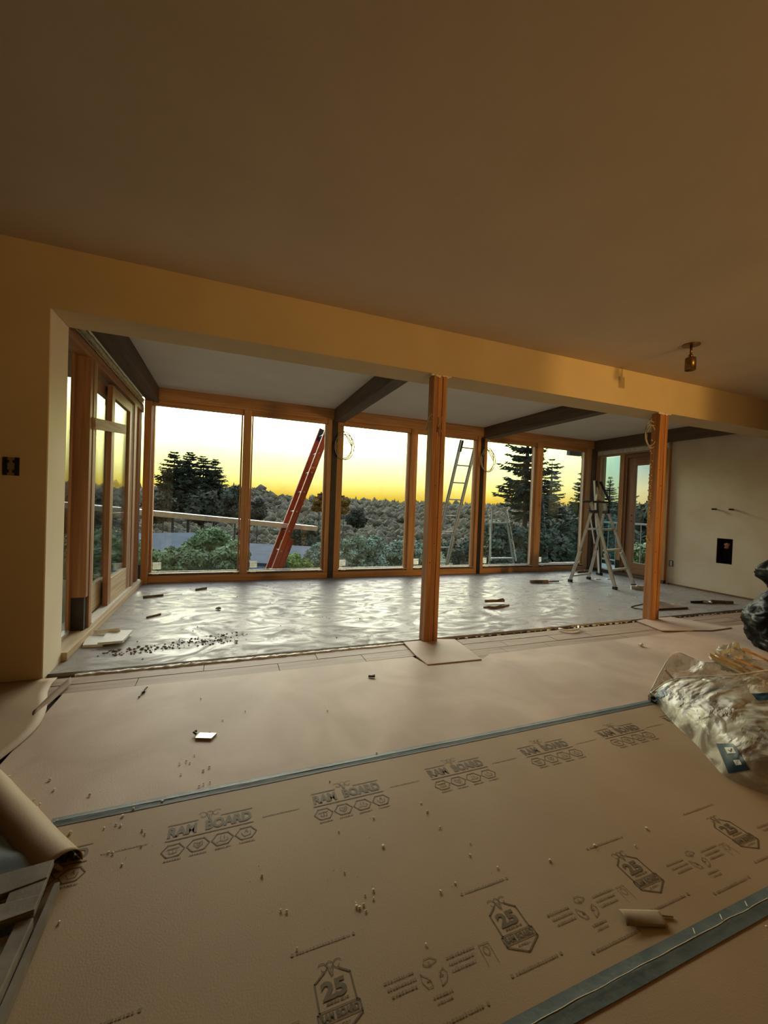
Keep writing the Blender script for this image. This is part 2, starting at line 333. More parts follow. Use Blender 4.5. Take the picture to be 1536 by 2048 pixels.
def outlet(loc, axis, label):
    t = thing('outlet_box', loc, label, 'outlet'); x, y, z = loc
    if axis == 'x':
        m = MB(); m.box(x - .008, x, y - .028, y - .020, z - .045, z + .045); m.box(x - .008, x, y + .02, y + .028, z - .045, z + .045); m.box(x - .008, x, y - .028, y + .028, z + .037, z + .045); m.box(x - .008, x, y - .028, y + .028, z - .045, z - .037)
        m.build('box_rim', M_['rubber'], t); box('box_back', M_['white'], (x - .004, x - .001, y - .02, y + .02, z - .037, z + .037), t)
    else:
        for q in (-1, 1):
            m = MB(); m.box(x + q * .026 - .009, x + q * .026 + .009, y - .010, y, z - .05, z + .05); m.box(x + q * .018 - .009, x + q * .018 + .009, y - .012, y, z + .02, z + .034); m.box(x + q * .018 - .009, x + q * .018 + .009, y - .012, y, z - .034, z - .02); m.build('mounting_ear', M_['rubber'], t)
        box('box_back', mat('switch_box_inner', (.2, .14, .08), (.24, .17, .1), 9), (x - .017, x + .017, y - .006, y, z - .05, z + .05), t)
outlet((XR, 4.27, .33), 'x', 'small empty outlet box low on the plaster wall')
outlet((-1.105, 2.84, 1.205), 'y', 'uncovered light switch box on the dark left wall')

# ---------------- boards, planks and tape on the floor
def flat(name, m, poly, z0, z1, parent=None, label=None): return MB().prism(poly, z0, z1).build(name, m, parent, label=label)
sA = thing('floor_board', (2, 2.1, 0), 'dusty brown paper floor board between the step and the blue tape', 'floor covering')
poly = [(-.80, 1.585), (6.46, 1.585), (6.46, 2.47)]
for i in range(40): poly.append((6.4 - i * .13 if i else 6.46, 2.49 + .012 * noise.noise(Vector((i * .7, 0, 0))))) if 6.4 - i * .13 > 1.75 else None
poly += [(1.75, 2.43), (1.3, 2.44), (1.27, 2.60), (.50, 2.605), (-.35, 2.61), (-.78, 2.615)]
flat('sheet', M_['ram2'], poly, -.004, -.0006, sA)
sB = thing('floor_board', (1, 1.1, 0), 'brown paper floor board printed with rows of logos between the two blue tapes', 'floor covering')
flat('sheet', M_['ram'], [(-3, .63), (6.46, .63), (6.46, 1.60), (-3, 1.60)], -.004, 0, sB)
sC = thing('floor_board', (1, 0, 0), 'brown paper floor board nearest the camera, below the lower blue tape', 'floor covering')
flat('sheet', M_['ram'], [(-3, -3.4), (6.46, -3.4), (6.46, .64), (-3, .64)], -.005, -.0008, sC)
sD = thing('floor_board', (-1.5, 2, 0), 'wrinkled sheet of floor board at the left wall corner, shade painted in darker kraft', 'floor covering')
# wrinkled sheet with lifted right edge
def sheet_grid(fn, nu, nv):
    m = MB(); vs = [fn(u / nu, v / nv) for v in range(nv + 1) for u in range(nu + 1)]
    fs = [(v * (nu + 1) + u, v * (nu + 1) + u + 1, (v + 1) * (nu + 1) + u + 1, (v + 1) * (nu + 1) + u) for v in range(nv) for u in range(nu)]
    m.add(vs, fs); return m
def wr(u, v):
    y = 1.62 + v * 1.215
    xe = -.80 - .035 * math.sin(v * 9) - (.06 if v > .75 else 0) * (v - .75) / .25
    x = -2.6 + (xe + 2.6) * u
    z = .002 + .007 * max(0, u - .9) / .1 * (.6 + .4 * math.sin(v * 13)) + .006 * (1 + noise.noise(Vector((x * 3, y * 4, 1)))) * min(1, (1 - u) * 8 + .2)
    return (x, y, z)
o = sheet_grid(wr, 40, 26).build('sheet', M_['ram'], sD, smooth=True); so = o.modifiers.new('thick', 'SOLIDIFY'); so.thickness = .002  # darker kraft stands in for the shade on this sheet
curl = sheet_grid(lambda u, v: (-.85 + .035 * u + .04 * v, 2.45 + .38 * v - .10 * u, .004 + .007 * math.sin(math.pi * u) + .003 * v), 8, 10)
o = curl.build('folded_flap', M_['kraft_edge'], sD, smooth=True); so = o.modifiers.new('thick', 'SOLIDIFY'); so.thickness = .002

def tape(name, x0, x1, y, w, label, seed):
    m = MB(); n = 90; rnd = random.Random(seed); vs = []; fs = []
    prof = [(-.5, .0), (-.12, .0003), (-.03, .0012), (.03, .0010), (.12, .0003), (.5, .0)]
    for i in range(n + 1):
        x = x0 + (x1 - x0) * i / n; dy = .004 * noise.noise(Vector((x * 1.3, seed, 0))); ww = w * (1 + .08 * noise.noise(Vector((x * 3, seed, 5))))
        for a, z in prof: vs.append((x, y + dy + a * ww, .0012 + z * (1 + .8 * noise.noise(Vector((x * 4, seed, 9))))))
    k = len(prof)
    for i in range(n):
        for j in range(k - 1): fs.append((i * k + j, (i + 1) * k + j, (i + 1) * k + j + 1, i * k + j + 1))
    m.add(vs, fs); t = thing(name, ((x0 + x1) / 2, y, 0), label, 'tape'); m.build('strip', M_['tape'], t, smooth=True)
    return t
t1 = tape('floor_tape', -.50, 6.4, 1.588, .044, 'far strip of blue tape running above the printed logos', 3)
t2 = tape('floor_tape', -2.9, 6.4, .645, .052, 'near strip of blue tape at the lower right corner', 8)
MB().tube([(.45 + i * .02, .648 + .003 * noise.noise(Vector((i * .3, 2, 0))), .0024) for i in range(60)], .0007, 5).build('crease', M_['crumb'], t2)
for i in range(4): MB().tube([(1.15 + i * .11, .652, .004), (1.158 + i * .11, .662, .006)], .0013, 5).build('torn_fibre', M_['crumb'], t2)
MB().tube([(-.48 + i * .06, 1.590 + .002 * noise.noise(Vector((i * .5, 5, 0))), .0026) for i in range(60)], .0008, 5).build('crease', M_['tape_edge'], t1)

# hardwood planks left open along the step: each one its own piece
def planks(x0, x1, y0, y1, cuts):
    xs = [x0] + cuts + [x1]
    for a, b in zip(xs, xs[1:]):
        r = random.uniform(-.0015, .0015)
        box('plank', M_['plank'], (a + .0018, b - .0018, y0 + .0022, y1 - .0022, -.022, -.006 + r), floor)
planks(-.9, 6.44, 2.745, 2.852, [-.1, .62, 1.31, 1.78, 2.35, 3.25, 3.9, 4.62, 5.5])
planks(-.9, 6.44, 2.615, 2.742, [-.45, .35, .93, 1.5, 2.12, 2.62, 3.02, 3.7, 4.45, 5.1, 5.9])
planks(1.3, 6.44, 2.487, 2.612, [1.62, 2.02, 2.45, 3.3, 4.05, 4.8, 5.6])
planks(1.3, 6.44, 2.36, 2.484, [2.3, 3.1, 4.4])
# ragged pale adhesive ridge beside the slab edge
rnd = random.Random(4); ad = MB(); nseg = 150; vs = []; fs = []
for i in range(nseg + 1):
    x = -.80 + 2.12 * i / nseg; w = .015 + .022 * abs(noise.noise(Vector((x * 9, 1, 0)))) + .004 * rnd.random(); h = .001 + .009 * abs(noise.noise(Vector((x * 14, 3, 0))))
    yc = 2.872 + .006 * noise.noise(Vector((x * 5, 7, 0)))
    for a, z in ((-1, -.02), (-.6, h * .6), (0, h), (.6, h * .5), (1, -.02)): vs.append((x, yc + a * w, z + (rnd.uniform(-.002, .002) if z > 0 else 0)))
for i in range(nseg):
    for j in range(4): fs.append((i * 5 + j, (i + 1) * 5 + j, (i + 1) * 5 + j + 1, i * 5 + j + 1))
ad.add(vs, fs); ad.build('adhesive_ridge', M_['mortar'], floor)
ad = MB()
for i in range(60):
    x = 1.75 + i * .078 + rnd.uniform(-.02, .02); ad.blob((x, 2.880 + rnd.uniform(-.01, .01), -.010), rnd.uniform(.004, .013), i, (2.2, .8, .7))
o = ad.build('adhesive_crumbs', M_['mortar'], floor); o['kind'] = 'stuff'
# lifted board flaps around the post feet
f1 = thing('board_flap', (1.5, 2.6, 0), 'pale lifted patch of floor board around the foot of the middle post', 'floor covering')
flat('sheet', M_['ram2'], [(1.30, 2.43), (1.72, 2.41), (1.76, 2.84), (1.615, 2.88), (1.60, 2.842), (1.48, 2.842), (1.47, 2.88), (1.325, 2.885), (1.295, 2.6)], .0, .006, f1)
f2 = thing('board_flap', (4.1, 2.6, 0), 'pale lifted patch of floor board around the foot of the right post', 'floor covering')
flat('sheet', M_['ram2'], [(3.80, 2.56), (4.30, 2.43), (4.62, 2.44), (4.40, 2.88), (4.19, 2.885), (4.18, 2.842), (4.04, 2.842), (4.03, 2.885), (3.87, 2.86)], .0, .007, f2)

# ---------------- printing on the boards (flat ink, children of the printed sheet)
dg = bpy.context.evaluated_depsgraph_get()
_tc = {}
def text_geo(body, size, off=0.0, spacing=1.0, width=None):
    key = (body, size, off, spacing, width)
    if key in _tc: return _tc[key]
    cu = bpy.data.curves.new('tmp', 'FONT'); cu.body = body; cu.size = size; cu.offset = off; cu.space_character = spacing; cu.resolution_u = 3
    ob = bpy.data.objects.new('tmp', cu); C.objects.link(ob)
    d = bpy.context.evaluated_depsgraph_get(); me = bpy.data.meshes.new_from_object(ob.evaluated_get(d))
    vs = [(v.co.x, v.co.y) for v in me.vertices]; fs = [tuple(p.vertices) for p in me.polygons]
    bpy.data.objects.remove(ob); bpy.data.meshes.remove(me)
    xs = [v[0] for v in vs]; x0, x1 = min(xs), max(xs); k = (width / (x1 - x0)) if width else 1
    vs = [((x - x0) * k, y) for x, y in vs]
    _tc[key] = (vs, fs); return _tc[key]
class Ink(MB):
    def __init__(s, T): MB.__init__(s); s.T = T
    def text(s, body, x, y, size, off=0, width=None):
        vs, fs = text_geo(body, size, off, 1.0, width); s.add([s.T(a + x, b + y) for a, b in vs], fs)
    def line(s, pts, w, closed=False):
        n = len(pts)
        for i in range(n if closed else n - 1):
            a = Vector(pts[i]); b = Vector(pts[(i + 1) % n]); d = (b - a)
            if d.length < 1e-6: continue
            d.normalize(); q = Vector((-d.y, d.x)) * w / 2; a = a - d * w * .3; b = b + d * w * .3
            s.add([s.T(*(a - q)), s.T(*(b - q)), s.T(*(b + q)), s.T(*(a + q))], [(0, 1, 2, 3)])
    def poly(s, pts): s.add([s.T(*p) for p in pts], [tuple(range(len(pts)))])
def hexa(cx, cy, r): return [(cx + r * math.cos(math.radians(a)), cy + r * math.sin(math.radians(a)) * .82) for a in range(0, 360, 60)]
def spiral(cx, cy, r, s, n=14): return [(cx + s * r * (1 - .72 * i / n) * math.cos(.6 + i * .42), cy + r * (1 - .72 * i / n) * math.sin(.6 + i * .42)) for i in range(n)]
def ram_head(k, cx, cy, r, w):
    for s in (-1, 1): k.line(spiral(cx + s * r * 1.05, cy, r * .8, s), w)
    k.line([(cx - r * .42, cy + r * .5), (cx - r * .3, cy - r * .5), (cx - r * .12, cy - r * 1.1), (cx + r * .12, cy - r * 1.1), (cx + r * .3, cy - r * .5), (cx + r * .42, cy + r * .5), (cx, cy + r * .75)], w, True)
    k.line([(cx - r * .2, cy), (cx - r * .08, cy - .15 * r)], w); k.line([(cx + r * .2, cy), (cx + r * .08, cy - .15 * r)], w); k.line([(cx, cy - .3 * r), (cx, cy - .9 * r)], w)
def small_words(k, x0, x1, y, h, seed):
    rn = random.Random(seed); x = x0
    while x < x1:
        l = rn.uniform(.003, .007)
        k.poly([(x, y), (min(x + l, x1), y), (min(x + l, x1), y + h * rn.uniform(.6, 1)), (x, y + h * rn.uniform(.6, 1))]); x += l + rn.uniform(.0012, .003)
def logo_print(x0, y0, parent, ink='ink', z=.0009, words=True):
    k = Ink(lambda a, b: (x0 + a, y0 + b, z))
    k.line([(-.002, -.012), (.258, -.012)], .0035); k.line([(0, .052), (.088, .052)], .003); k.line([(.158, .052), (.258, .052)], .003)
    k.text('RAM  BOARD', .002, .002, .054, .0024, .252)
    ram_head(k, .123, .068, .020, .0018)
    for i in range(4):
        cx, cy = .024 + i * .070, -.053; k.line(hexa(cx, cy, .032), .0032, True)
        small_words(k, cx - .022, cx + .024, cy - .038, .005, i)
        if i == 0: k.line([(cx - .016, cy + .006), (cx + .016, cy + .008)], .003); k.line([(cx - .010, cy), (cx - .010, cy - .010), (cx + .010, cy - .010), (cx + .010, cy + .004)], .002); k.line([(cx, cy + .008), (cx, cy - .012)], .002)
        if i == 1: k.line([(cx - .012, cy + .010), (cx - .012, cy - .002), (cx, cy - .013), (cx + .012, cy - .002), (cx + .012, cy + .010), (cx, cy + .006)], .002, True); k.line([(cx - .005, cy), (cx, cy - .005), (cx + .007, cy + .005)], .002)
        if i == 2: k.line([(cx - .018, cy - .012), (cx - .006, cy - .006), (cx + .006, cy - .012), (cx + .018, cy - .006)], .002); k.line([(cx - .005, cy + .012), (cx - .006, cy - .002)], .002); k.line([(cx + .005, cy + .012), (cx + .006, cy - .002)], .002); k.line([(cx + .013, cy + .002), (cx + .016, cy - .004)], .002)
        if i == 3: k.line([(cx - .014, cy + .002), (cx - .006, cy - .012), (cx + .012, cy - .010), (cx + .014, cy + .004)], .002); k.line([(cx - .004, cy + .002), (cx + .002, cy + .013), (cx + .006, cy)], .002)
    small_words(k, .29, .415, -.004, .0035, 11)
    k.build('printed_logo', M_[ink], parent)
for i in range(10): logo_print(-.143 - .464 + .464 * i if i else -.607, 1.404, sB)
def badge(xc, y0, parent):
    k = Ink(lambda a, b: (xc + a, y0 + b, .0009)); w = .0035
    ol = [(-.016, .118), (-.041, .102), (-.041, .047), (-.046, .044), (-.046, .022), (0, -.002), (.046, .022), (.046, .044), (.041, .047), (.041, .102), (.018, .118)]
    k.line(ol, w)
    k.text('25', -.030, .066, .046, .002, .056)
    small_words(k, -.024, .026, .056, .004, 2)
    k.line([(-.041, .047), (.041, .047)], .002); k.line([(-.046, .026), (.046, .026)], .002)
    k.text('RAM BOARD', -.042, .0295, .019, .0009, .084)
    small_words(k, -.018, .018, .015, .003, 5)
    ram_head(k, 0, .126, .016, .0016)
    k.build('printed_badge', M_['ink'], parent)
def recycle(xc, yc, parent):
    k = Ink(lambda a, b: (xc + a, yc + b, .0009))
    for i in range(3):
        a0 = math.radians(90 + 120 * i)
        P = lambda r, d: (r * math.cos(a0 + d), r * math.sin(a0 + d))
        k.line([P(.030, -.75), P(.033, -.25), P(.033, .25), P(.026, .6), P(.018, .35), P(.018, -.3)], .0018, True); k.line([P(.014, -.2), P(.024, 0), P(.014, .25)], .0016)
    for j in range(3):
        small_words(k, -.115 + .004 * j, -.042, .014 - .014 * j, .006, 20 + j); small_words(k, .044, .120 - .006 * j, .014 - .014 * j, .006, 30 + j)
    small_words(k, -.022, .026, -.046, .006, 41); small_words(k, -.018, .02, -.057, .004, 42)
    k.line([(.132, -.03), (.132, .015), (.16, .015), (.16, -.03)], .0015); k.line([(.146 + .008 * math.cos(t * .8), .0 + .01 * math.sin(t * .8)) for t in range(8)], .0015, True)
    k.build('printed_recycling_mark', M_['ink2'], parent)
def dashes(x0, x1, y, parent, seed):
    k = Ink(lambda a, b: (a, b, .0009)); k.poly([(x0 + .004 * math.cos(t * .785), y + .003 + .004 * math.sin(t * .785)) for t in range(8)]); small_words(k, x0 + .010, x1 - .010, y, .006, seed); k.poly([(x1 + .004 * math.cos(t * .785), y + .003 + .004 * math.sin(t * .785)) for t in range(8)])
    k.build('printed_line', M_['ink2'], parent)
for i in range(-3, 8):
    badge(.255 + .4635 * i, .765, sB); recycle(.474 + .4635 * i, .800, sB)
    dashes(.171 + .4635 * i + .005, .327 + .4635 * i, .940, sB, 50 + i); dashes(.18 + .4635 * i, .325 + .4635 * i, .731, sB, 70 + i); dashes(.40 + .4635 * i, .56 + .4635 * i, .706, sB, 90 + i)

# ================================================================== timber posts and beams
def nail(parent, p, mname='rubber'): MB().tube([p, (p[0], p[1] - .004, p[2])], .004, 6).build('nail', M_[mname], parent)
def post(x0, x1, y0, y1, label, ragged):
    t = thing('timber_post', ((x0 + x1) / 2, (y0 + y1) / 2, 0), label, 'post', 'timber posts under the header')
    w = (x1 - x0) / 3
    for i in range(3):
        dz = ragged[i]
        m = MB(); m.box(x0 + i * w + .0008, x0 + (i + 1) * w - .0008, y0 + (.004 if i == 1 else 0), y1, 0.0, ZH + dz)
        m.build('stud', M_['post'], t, bevel=.003)
    for k in range(5): nail(t, (x0 + random.uniform(.02, x1 - x0 - .02), y0, random.uniform(.3, 1.9)))
    # ragged plaster edge left round the head of the post
    m = MB()
    for k in range(16): m.blob((x0 - .02 + (x1 - x0 + .04) * k / 15, y0 - .004, ZH + random.uniform(-.012, .004)), random.uniform(.006, .014), k, (1.2, .5, 1))
    m.build('plaster_edge', M_['plaster'], t)
    return t
p1 = post(1.487, 1.607, 2.852, 2.942, 'rough timber post in the middle of the opening, left of the two', (0, 0, 0))
p2 = post(4.058, 4.180, 2.852, 2.940, 'rough timber post near the plaster wall, right of the two', (0, 0, 0))
# dried foam along the left edge of the right post
m = MB()
for k in range(110):
    z = random.choice((random.uniform(.7, 1.85), random.uniform(1.0, 1.5))); m.blob((4.057, 2.93 + random.uniform(-.02, .01), z), random.uniform(.003, .009), k)
o = m.build('dried_foam', mat('dried_foam', (.45, .33, .14), (.65, .5, .25), 20, .9), p2); o['kind'] = 'stuff'
# wires stapled to the posts
def coil(c, r, n, label, lead=None, tilt=0.0, m='cable', wobble=.12, wr=.0055):
    pts = []
    for i in range(n * 22):
        a = i / 22 * 2 * math.pi; rr = r * (1 + wobble * math.sin(i * .37) + .08 * math.sin(i * .11))
        pts.append((c[0] + rr * math.cos(a) * .8 + .01 * math.sin(i * .05), c[1] - .006 - .0004 * i + tilt * math.cos(a), c[2] + rr * math.sin(a) * 1.15))
    if lead: pts = [Vector(q) for q in lead] + pts
    t = thing('wire_coil', c, label, 'wire'); MB().tube(pts, wr, 6).build('wire', M_[m], t, smooth=True); return t
coil((1.53, 5.62, 1.88), .155, 3, 'loose coil of pale wire on the dark post left of the middle', [(1.50, 5.64, 2.18), (1.52, 5.62, 2.1)])
coil((3.95, 5.62, 1.86), .155, 3, 'loose coil of pale wire on the dark post between the third and fourth bays', [(3.95, 5.64, 2.18), (3.93, 5.62, 2.08)])
coil((4.015, 2.93, 1.885), .10, 3, 'long loop of pale wire hanging beside the head of the right post', [(4.07, 2.946, 2.08), (4.03, 2.94, 2.05)], wobble=.25)
wt = thing('loose_wires', (1.47, 2.86, 1.72), 'short cut pale wires sticking out of the middle post', 'wire')
for a in ([(1.487, 2.86, 1.80), (1.455, 2.855, 1.77), (1.43, 2.85, 1.70), (1.405, 2.85, 1.655)], [(1.487, 2.86, 1.74), (1.45, 2.85, 1.73), (1.43, 2.85, 1.66)], [(1.53, 2.852, 1.66), (1.545, 2.83, 1.72), (1.55, 2.825, 1.775)], [(1.53, 2.852, 1.70), (1.55, 2.83, 1.67), (1.565, 2.82, 1.63)]):
    MB().tube(a, .004, 6).build('wire', M_['cable'], wt, smooth=True)
# ceiling beams
def beam(x0, x1, label, y1=YW + .05, z0=2.222):
    o = MB().box(x0, x1, 3.12, y1, z0, ZR).build('ceiling_beam', M_['darkY'], bevel=.004)
    return tag(o, label, 'beam', 'dark ceiling beams')
beam(1.40, 1.545, 'dark ceiling beam meeting the window wall left of the middle post')
beam(3.92, 4.07, 'dark ceiling beam between the two timber posts')
beam(XR - .13, XR, 'dark ceiling beam along the right plaster wall above the door')
beam(-.93, -.80, 'dark ceiling beam along the glazed left side')

# ================================================================== window wall
DP, BP, TP = (1.345, 1.425), (.0, .085), (2.20, ZR)
wall = frame('wall_rear', (2.7, YW, 0), 'timber framing of the long window wall')
box('bottom_plate', M_['firX'], (-.93, 6.42, YW, YW + .14, 0, .085), wall, .004)
for a, b in ((-.93, 1.40), (1.545, 3.92), (4.07, 6.42)):
    box('top_plate', M_['firX'], (a, b, YW + .002, YW + .14, 2.25, ZR), wall, .004)
    box('head_trim', M_['firX'], (a, b, YW + .03, YW + .12, 2.195, 2.25), wall, .003)
bays = [(-.855, .178), (.300, 1.305), (1.545, 2.605), (2.735, 3.81), (4.01, 5.03), (5.18, 6.19)]
wlab = ['leftmost window bay, plank and conifers outside', 'window bay with the orange ladder outside', 'window bay between the first dark post and the mullion', 'window bay partly behind the middle post', 'window bay with the large fir outside', 'window bay beside the folding ladder']
for a, b in ((.178, .300), (2.605, 2.735), (5.03, 5.18)):
    xm = (a + b) / 2
    box('mullion', M_['firZ'], (a + .012, b - .012, YW, YW + .13, .085, 2.25), wall, .004)
for xa, xb in ((1.305, 1.545), (3.81, 4.01)):
    d0 = xa + (xb - xa) * .30; d1 = xa + (xb - xa) * .62
    box('jamb', M_['firZ'], (xa + .012, d0, YW, YW + .13, .085, 2.25), wall, .003)
    box('jamb', M_['firZ'], (d1 + .002, xb - .012, YW, YW + .13, .085, 2.25), wall, .003)
    box('steel_post', M_['black'], (d0, d1, YW - .012, YW + .13, 0, 2.23), wall, label='dark steel post')
box('corner_stud', M_['firZ'], (6.20, 6.30, YW, YW + .13, .085, 2.25), wall, .003)
box('corner_stud', M_['darkZ'], (6.30, 6.42, YW - .01, YW + .13, .0, 2.25), wall, .003)
box('corner_stud', M_['firZ'], (-.945, -.868, YW - .03, YW + .13, .0, 2.25), wall, .003)
for i, (a, b) in enumerate(bays):
    w = frame('window_%d' % (i + 1), ((a + b) / 2, YW + .07, 0), wlab[i])
    z0, z1 = .118, 2.200
    m = MB(); m.box(a - .004, a + .012, YW + .045, YW + .12, z0, z1); m.box(b - .012, b + .004, YW + .045, YW + .12, z0, z1)
    m.build('side_jamb', M_['firZ'], w)
    box('sill', M_['darkX'], (a - .012, b + .012, YW + .02, YW + .13, .085, .108), w, .002)  # dark wood stands in for the shadow at the window foot
    box('bottom_bead', M_['alu2'], (a, b, YW + .065, YW + .085, .118, .132), w)
    box('side_bead', M_['white'] if i > 3 else M_['firZ'], (b - .016, b - .010, YW + .06, YW + .085, .12, 2.19), w)
    box('glass_pane', M_['glass'], (a, b, YW + .088, YW + .094, .11, 2.215), w)
    stk = box('label_sticker', M_['paper'], (a + .025, a + .118, YW + .085, YW + .0878, .155, .245), w, label='white label in the lower left corner of the pane')
    k = Ink(lambda p, q: (a + .03 + p, YW + .0845, .16 + q)); 
    for r in range(5): small_words(k, .004, .045 + .02 * (r % 2), .012 + r * .013, .004, r)
    k.line([(.06, .05), (.078, .05), (.078, .07), (.06, .07)], .003, True)
    k.build('label_print', M_['ink'], stk)
    for q in (a + .03, b - .06): box('shim', M_['paleX'], (q, q + .07, YW - .004, YW + .05, .102, .110), w)
# eave lumber seen through the last bay
box('eave_block', M_['siding'], (6.42, 6.75, 6.33, 6.41, 2.22, 2.35)); tag(bpy.data.objects['eave_block'], 'grey end of eave board hanging outside the last window', 'board')
box('eave_bracket', M_['firZ'], (6.80, 6.87, 6.34, 6.40, 2.19, 2.35)); tag(bpy.data.objects['eave_bracket'], 'short brown bracket hanging under the eave outside the last window', 'bracket')

# ================================================================== glazed left side
ws = frame('wall_left.001', (XL, 4.4, 0), 'framing of the glazed left side')
box('sill_plate', M_['paleY'], (-1.06, -.915, 3.12, YW, 0, .055), ws, .004)
box('sill_track', M_['white'], (-1.02, -.95, 3.70, 5.20, .055, .066), ws)
box('sill_plate_outer', M_['darkY'], (-1.16, -1.06, 3.12, YW, 0, .05), ws)
hd = MB(); hd.box(-1.08, -.955, 3.12, YW, 2.075, 2.15); hd.build('head_trim', M_['doorY'], ws, bevel=.003)
fo = sheet_grid(lambda u, v: (-.94 - .02 * math.sin(v * 3.1) + .008 * noise.noise(Vector((u * 30, v * 4, 0))), 3.14 + u * 2.5, 2.145 + v * .075 + .006 * noise.noise(Vector((u * 22, v * 3, 5)))), 60, 5)
o = fo.build('insulation_strip', M_['foil'], ws, smooth=True); so = o.modifiers.new('t', 'SOLIDIFY'); so.thickness = .004
box('head_plate', M_['paleY'], (-1.06, -.96, 3.12, YW, 2.15, 2.23), ws)
# fixed side light near the corner
w7 = frame('window_7', (-1.0, 3.3, 0), 'narrow side window beside the wall end')
box('glass_pane', M_['glass'], (-1.056, -1.050, 3.13, 3.55, .06, 2.08), w7)
box('frame', M_['doorZ'], (-1.058, -1.040, 3.55, 3.60, .05, 2.08), w7, .002)
box('bottom_rail', M_['alu2'], (-1.07, -1.03, 3.14, 3.55, .05, .075), w7)
box('stud', M_['doorZ'], (-1.058, -.95, 3.60, 3.66, .30, 2.08), ws, .003)
box('stud_foot', M_['black'], (-1.058, -.96, 3.60, 3.66, .05, .30), ws)
box('stud', M_['doorZ'], (-1.0, -.945, 3.665, 3.715, .055, 2.08), ws, .003)
box('stud', M_['paleZ'], (-1.0, -.95, 3.72, 3.765, .055, 2.08), ws, .003)
def slider(name, y0, y1, x0, x1, label, st=.10):
    d = frame(name, ((x0 + x1) / 2, (y0 + y1) / 2, 0), label)
    box('stile', M_['doorZ'], (x0, x1, y0, y0 + st, .066, 2.05), d, .003); box('stile', M_['doorZ'], (x0, x1, y1 - st, y1, .066, 2.05), d, .003)
    box('bottom_rail', M_['paleY'], (x0, x1, y0 + st, y1 - st, .066, .30), d, .003); box('top_rail', M_['doorY'], (x0, x1, y0 + st, y1 - st, 1.95, 2.05), d, .003)
    xm = (x0 + x1) / 2
    box('glass_pane', M_['glass'], (xm - .003, xm + .003, y0 + st, y1 - st, .30, 1.95), d)
    return d
slider('door_1', 3.90, 4.60, -1.075, -1.035, 'nearer glazed sliding door of the left side')
d2 = slider('door_2', 4.30, 5.12, -1.01, -.97, 'farther glazed sliding door of the left side')
box('door_edge', M_['white'], (-.975, -.965, 5.15, 5.165, .06, 2.05), d2)
box('stud', M_['doorZ'], (-1.06, -.955, 5.17, 5.29, .055, 2.08), ws, .003)
w8 = frame('window_8', (-1.0, 5.45, 0), 'narrow side window at the far left corner')
box('glass_pane', M_['glass'], (-1.03, -1.024, 5.31, 5.50, .06, 2.08), w8)
box('frame', M_['doorZ'], (-1.07, -.97, 5.50, 5.66, .05, 2.15), w8, .003)
nb = MB().bar((-.945, 3.66, 1.60), (-.905, 4.45, 1.685), .085, .03)
tag(nb.build('nailed_board', M_['paleY'], bevel=.002), 'short board nailed across the sliding door frames', 'board')

# ================================================================== right side: window and door
wr_ = frame('wall_right.001', (XR, 5, 0), 'timber framing round the balcony door')
box('head_plate', M_['paleY'], (6.43, 6.56, 4.34, YW + .1, 2.11, 2.235), wr_, .003)
fo = sheet_grid(lambda u, v: (6.425 + .01 * noise.noise(Vector((u * 20, v * 4, 0))), 4.36 + u * 1.3, 2.135 + v * .07), 40, 4); fo.build('insulation_strip', M_['mortar'], wr_)
box('bottom_plate', M_['darkY'], (6.42, 6.58, 4.34, YW, 0, .055), wr_, .003)
box('stud', M_['firZ'], (6.43, 6.58, 5.60, 5.69, .05, 2.12), wr_, .003)
box('stud', M_['firZ'], (6.43, 6.58, 5.115, 5.20, .05, 2.12), wr_, .003)
box('stud', M_['firZ'], (6.43, 6.58, 4.34, 4.43, .05, 2.12), wr_, .003)
box('stud_foot', M_['black'], (6.425, 6.5, 5.12, 5.20, .055, .26), wr_)
w9 = frame('window_9', (6.5, 5.4, 0), 'narrow window beside the balcony door')
box('glass_pane', M_['glassb'], (6.50, 6.506, 5.20, 5.60, .06, 2.09), w9)
box('frame', M_['white'], (6.48, 6.52, 5.205, 5.222, .06, 2.09), w9)
d3 = frame('door_3', (6.5, 4.77, 0), 'wooden balcony door with a long pane')
box('door_jamb', M_['doorZ'], (6.45, 6.56, 5.07, 5.115, .055, 2.08), d3, .003); box('door_jamb', M_['doorY'], (6.45, 6.56, 4.43, 5.07, 2.04, 2.10), d3, .003); box('door_jamb', M_['doorZ'], (6.45, 6.56, 4.43, 4.475, .055, 2.04), d3, .003)
for a, b in ((4.93, 5.065), (4.48, 4.60)): box('stile', M_['doorZ'], (6.475, 6.52, a, b, .06, 2.03), d3, .003)
box('bottom_rail', M_['doorY'], (6.475, 6.52, 4.60, 4.93, .06, .25), d3, .003); box('top_rail', M_['doorY'], (6.475, 6.52, 4.60, 4.93, 1.90, 2.03), d3, .003)
box('glass_pane', M_['glass'], (6.494, 6.50, 4.60, 4.93, .25, 1.90), d3)
for z in (.95, 1.05): MB().tube([(6.477, 4.965, z), (6.47, 4.965, z)], .012, 10).build('lock_hole', M_['rubber'], d3)

